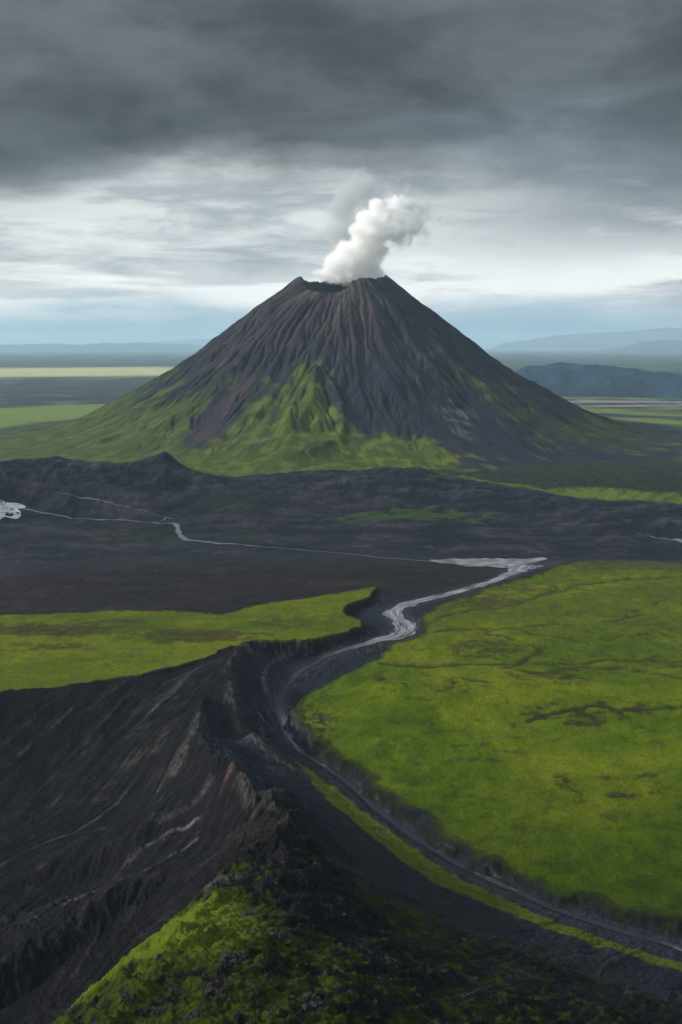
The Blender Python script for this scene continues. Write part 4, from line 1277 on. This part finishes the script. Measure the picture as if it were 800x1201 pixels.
def plume_mat(name, color, dens, scale, soft, warp=26.0, tip=0.0):
    m = bpy.data.materials.new(name)
    m.use_nodes = True
    t = NT(m.node_tree)
    out = t.n('ShaderNodeOutputMaterial')
    v = t.n('ShaderNodeVolumePrincipled')
    v.inputs['Color'].default_value = (*color, 1)
    v.inputs['Anisotropy'].default_value = 0.0
    att = t.n('ShaderNodeTexCoord')
    P = att.outputs['Object']
    n1 = t.noise(P, scale, 8, 0.66, 0.4)
    n2 = t.noise(P, scale * 0.35, 2, 0.5)
    return m, t, v, out, P, n1, n2


def plume(name, label, blobs, color, dens, scale, edge, gain):
    """blobs: (x, y, z, radius, weight). The density is the soft union of the puffs, torn up by noise."""
    B = np.array(blobs, float)
    lo = (B[:, :3] - B[:, 3:4] * 1.5).min(0); hi = (B[:, :3] + B[:, 3:4] * 1.5).max(0)
    cen = (lo + hi) / 2; half = (hi - lo) / 2
    me = bpy.data.meshes.new(name)
    bm = bmesh.new()
    bmesh.ops.create_cube(bm, size=2.0)
    for v_ in bm.verts:
        v_.co = Vector((v_.co.x * half[0], v_.co.y * half[1], v_.co.z * half[2]))
    bm.to_mesh(me); bm.free()
    o = bpy.data.objects.new(name, me)
    o.location = cen
    S.collection.objects.link(o)
    m, t, v, out, P, n1, n2 = plume_mat(name, color, dens, scale, edge)
    acc = None
    for bx_, by_, bz_, br_, bw_ in blobs:
        d = t.n('ShaderNodeVectorMath', operation='DISTANCE')
        t.l(P, d.inputs[0])
        d.inputs[1].default_value = (bx_ - cen[0], by_ - cen[1], bz_ - cen[2])
        q = t.math('MULTIPLY', t.math('SUBTRACT', 1.0, t.math('DIVIDE', d.outputs['Value'], br_)), bw_)
        acc = q if acc is None else t.math('SMOOTH_MAX', acc, q, 0.12)
    f = t.math('ADD', acc, t.math('MULTIPLY', t.math('SUBTRACT', n1, 0.5), gain))
    f = t.math('ADD', f, t.math('MULTIPLY', t.math('SUBTRACT', n2, 0.5), gain * 0.5))
    t.l(t.mapr(f, 0.0, edge, 0.0, dens), v.inputs['Density'])
    t.l(v.outputs[0], out.inputs['Volume'])
    me.materials.append(m)
    return props(o, label, 'smoke')


def pz(px, py, yd=VY):
    k = yd / (math.cos(PITCH) + (600.5 - py) / FPX * math.sin(PITCH))
    return (px - 400) / FPX * k, yd, CAM_H + k * (-math.sin(PITCH) + (600.5 - py) / FPX * math.cos(PITCH))


bl = [(*pz(a, b, VY + dy), r * 2.75, w) for a, b, dy, r, w in (
    (382, 324, 150, 14, 1), (400, 324, 150, 17, 1), (420, 322, 150, 19, 1), (440, 324, 150, 15, 1), (372, 322, 140, 9, .8), (392, 310, 130, 17, 1), (412, 308, 120, 21, 1), (432, 310, 120, 18, 1), (406, 294, 110, 16, 1), (424, 292, 110, 21, 1), (442, 294, 120, 17, .9),
    (422, 274, 100, 18, 1), (438, 276, 110, 20, 1), (430, 256, 100, 16, 1), (444, 257, 110, 18, 1), (441, 242, 100, 13, 1), (452, 250, 110, 15, .75), (466, 246, 120, 22, .42), (472, 258, 125, 20, .34), (458, 270, 120, 18, .5))]
plume('steam_plume', 'billowing white steam rising from the crater', bl, (.995, .995, .99), 0.05, 0.026, 0.40, 2.1)
bl = [(*pz(a, b, VY + 210 + dy), r * 3.9, w) for a, b, dy, r, w in (
    (398, 288, 0, 14, .9), (394, 272, 0, 15, .9), (404, 262, 0, 17, .9), (400, 246, 10, 18, 1), (408, 230, 10, 20, 1), (424, 222, 10, 19, .9), (440, 240, 20, 18, .7), (400, 228, 0, 12, .7), (462, 240, 20, 22, .45), (470, 278, 20, 14, .5), (485, 255, 20, 20, .35))]
plume('smoke_plume', 'thin grey smoke drifting behind the white steam above the crater', bl, (.72, .74, .76), 0.022, 0.018, 0.6, 1.6)

# ------------------------------------------------------------------ haze
me = bpy.data.meshes.new('haze')
bm = bmesh.new()
bmesh.ops.create_cube(bm, size=2.0)
for v_ in bm.verts:
    v_.co = Vector((v_.co.x * 96000, v_.co.y * 96000, -90 if v_.co.z < 0 else 1300))
bm.to_mesh(me); bm.free()
hz = bpy.data.objects.new('haze', me)
S.collection.objects.link(hz)
props(hz, 'pale blue air haze over the whole plain', 'haze', 'stuff')
m = bpy.data.materials.new('haze')
m.use_nodes = True
t = NT(m.node_tree)
out = t.n('ShaderNodeOutputMaterial')
v = t.n('ShaderNodeVolumePrincipled')
v.inputs['Color'].default_value = (.58, .82, .99, 1)
v.inputs['Density'].default_value = 2.0e-5
v.inputs['Anisotropy'].default_value = 0.1
t.l(v.outputs[0], out.inputs['Volume'])
me.materials.append(m)
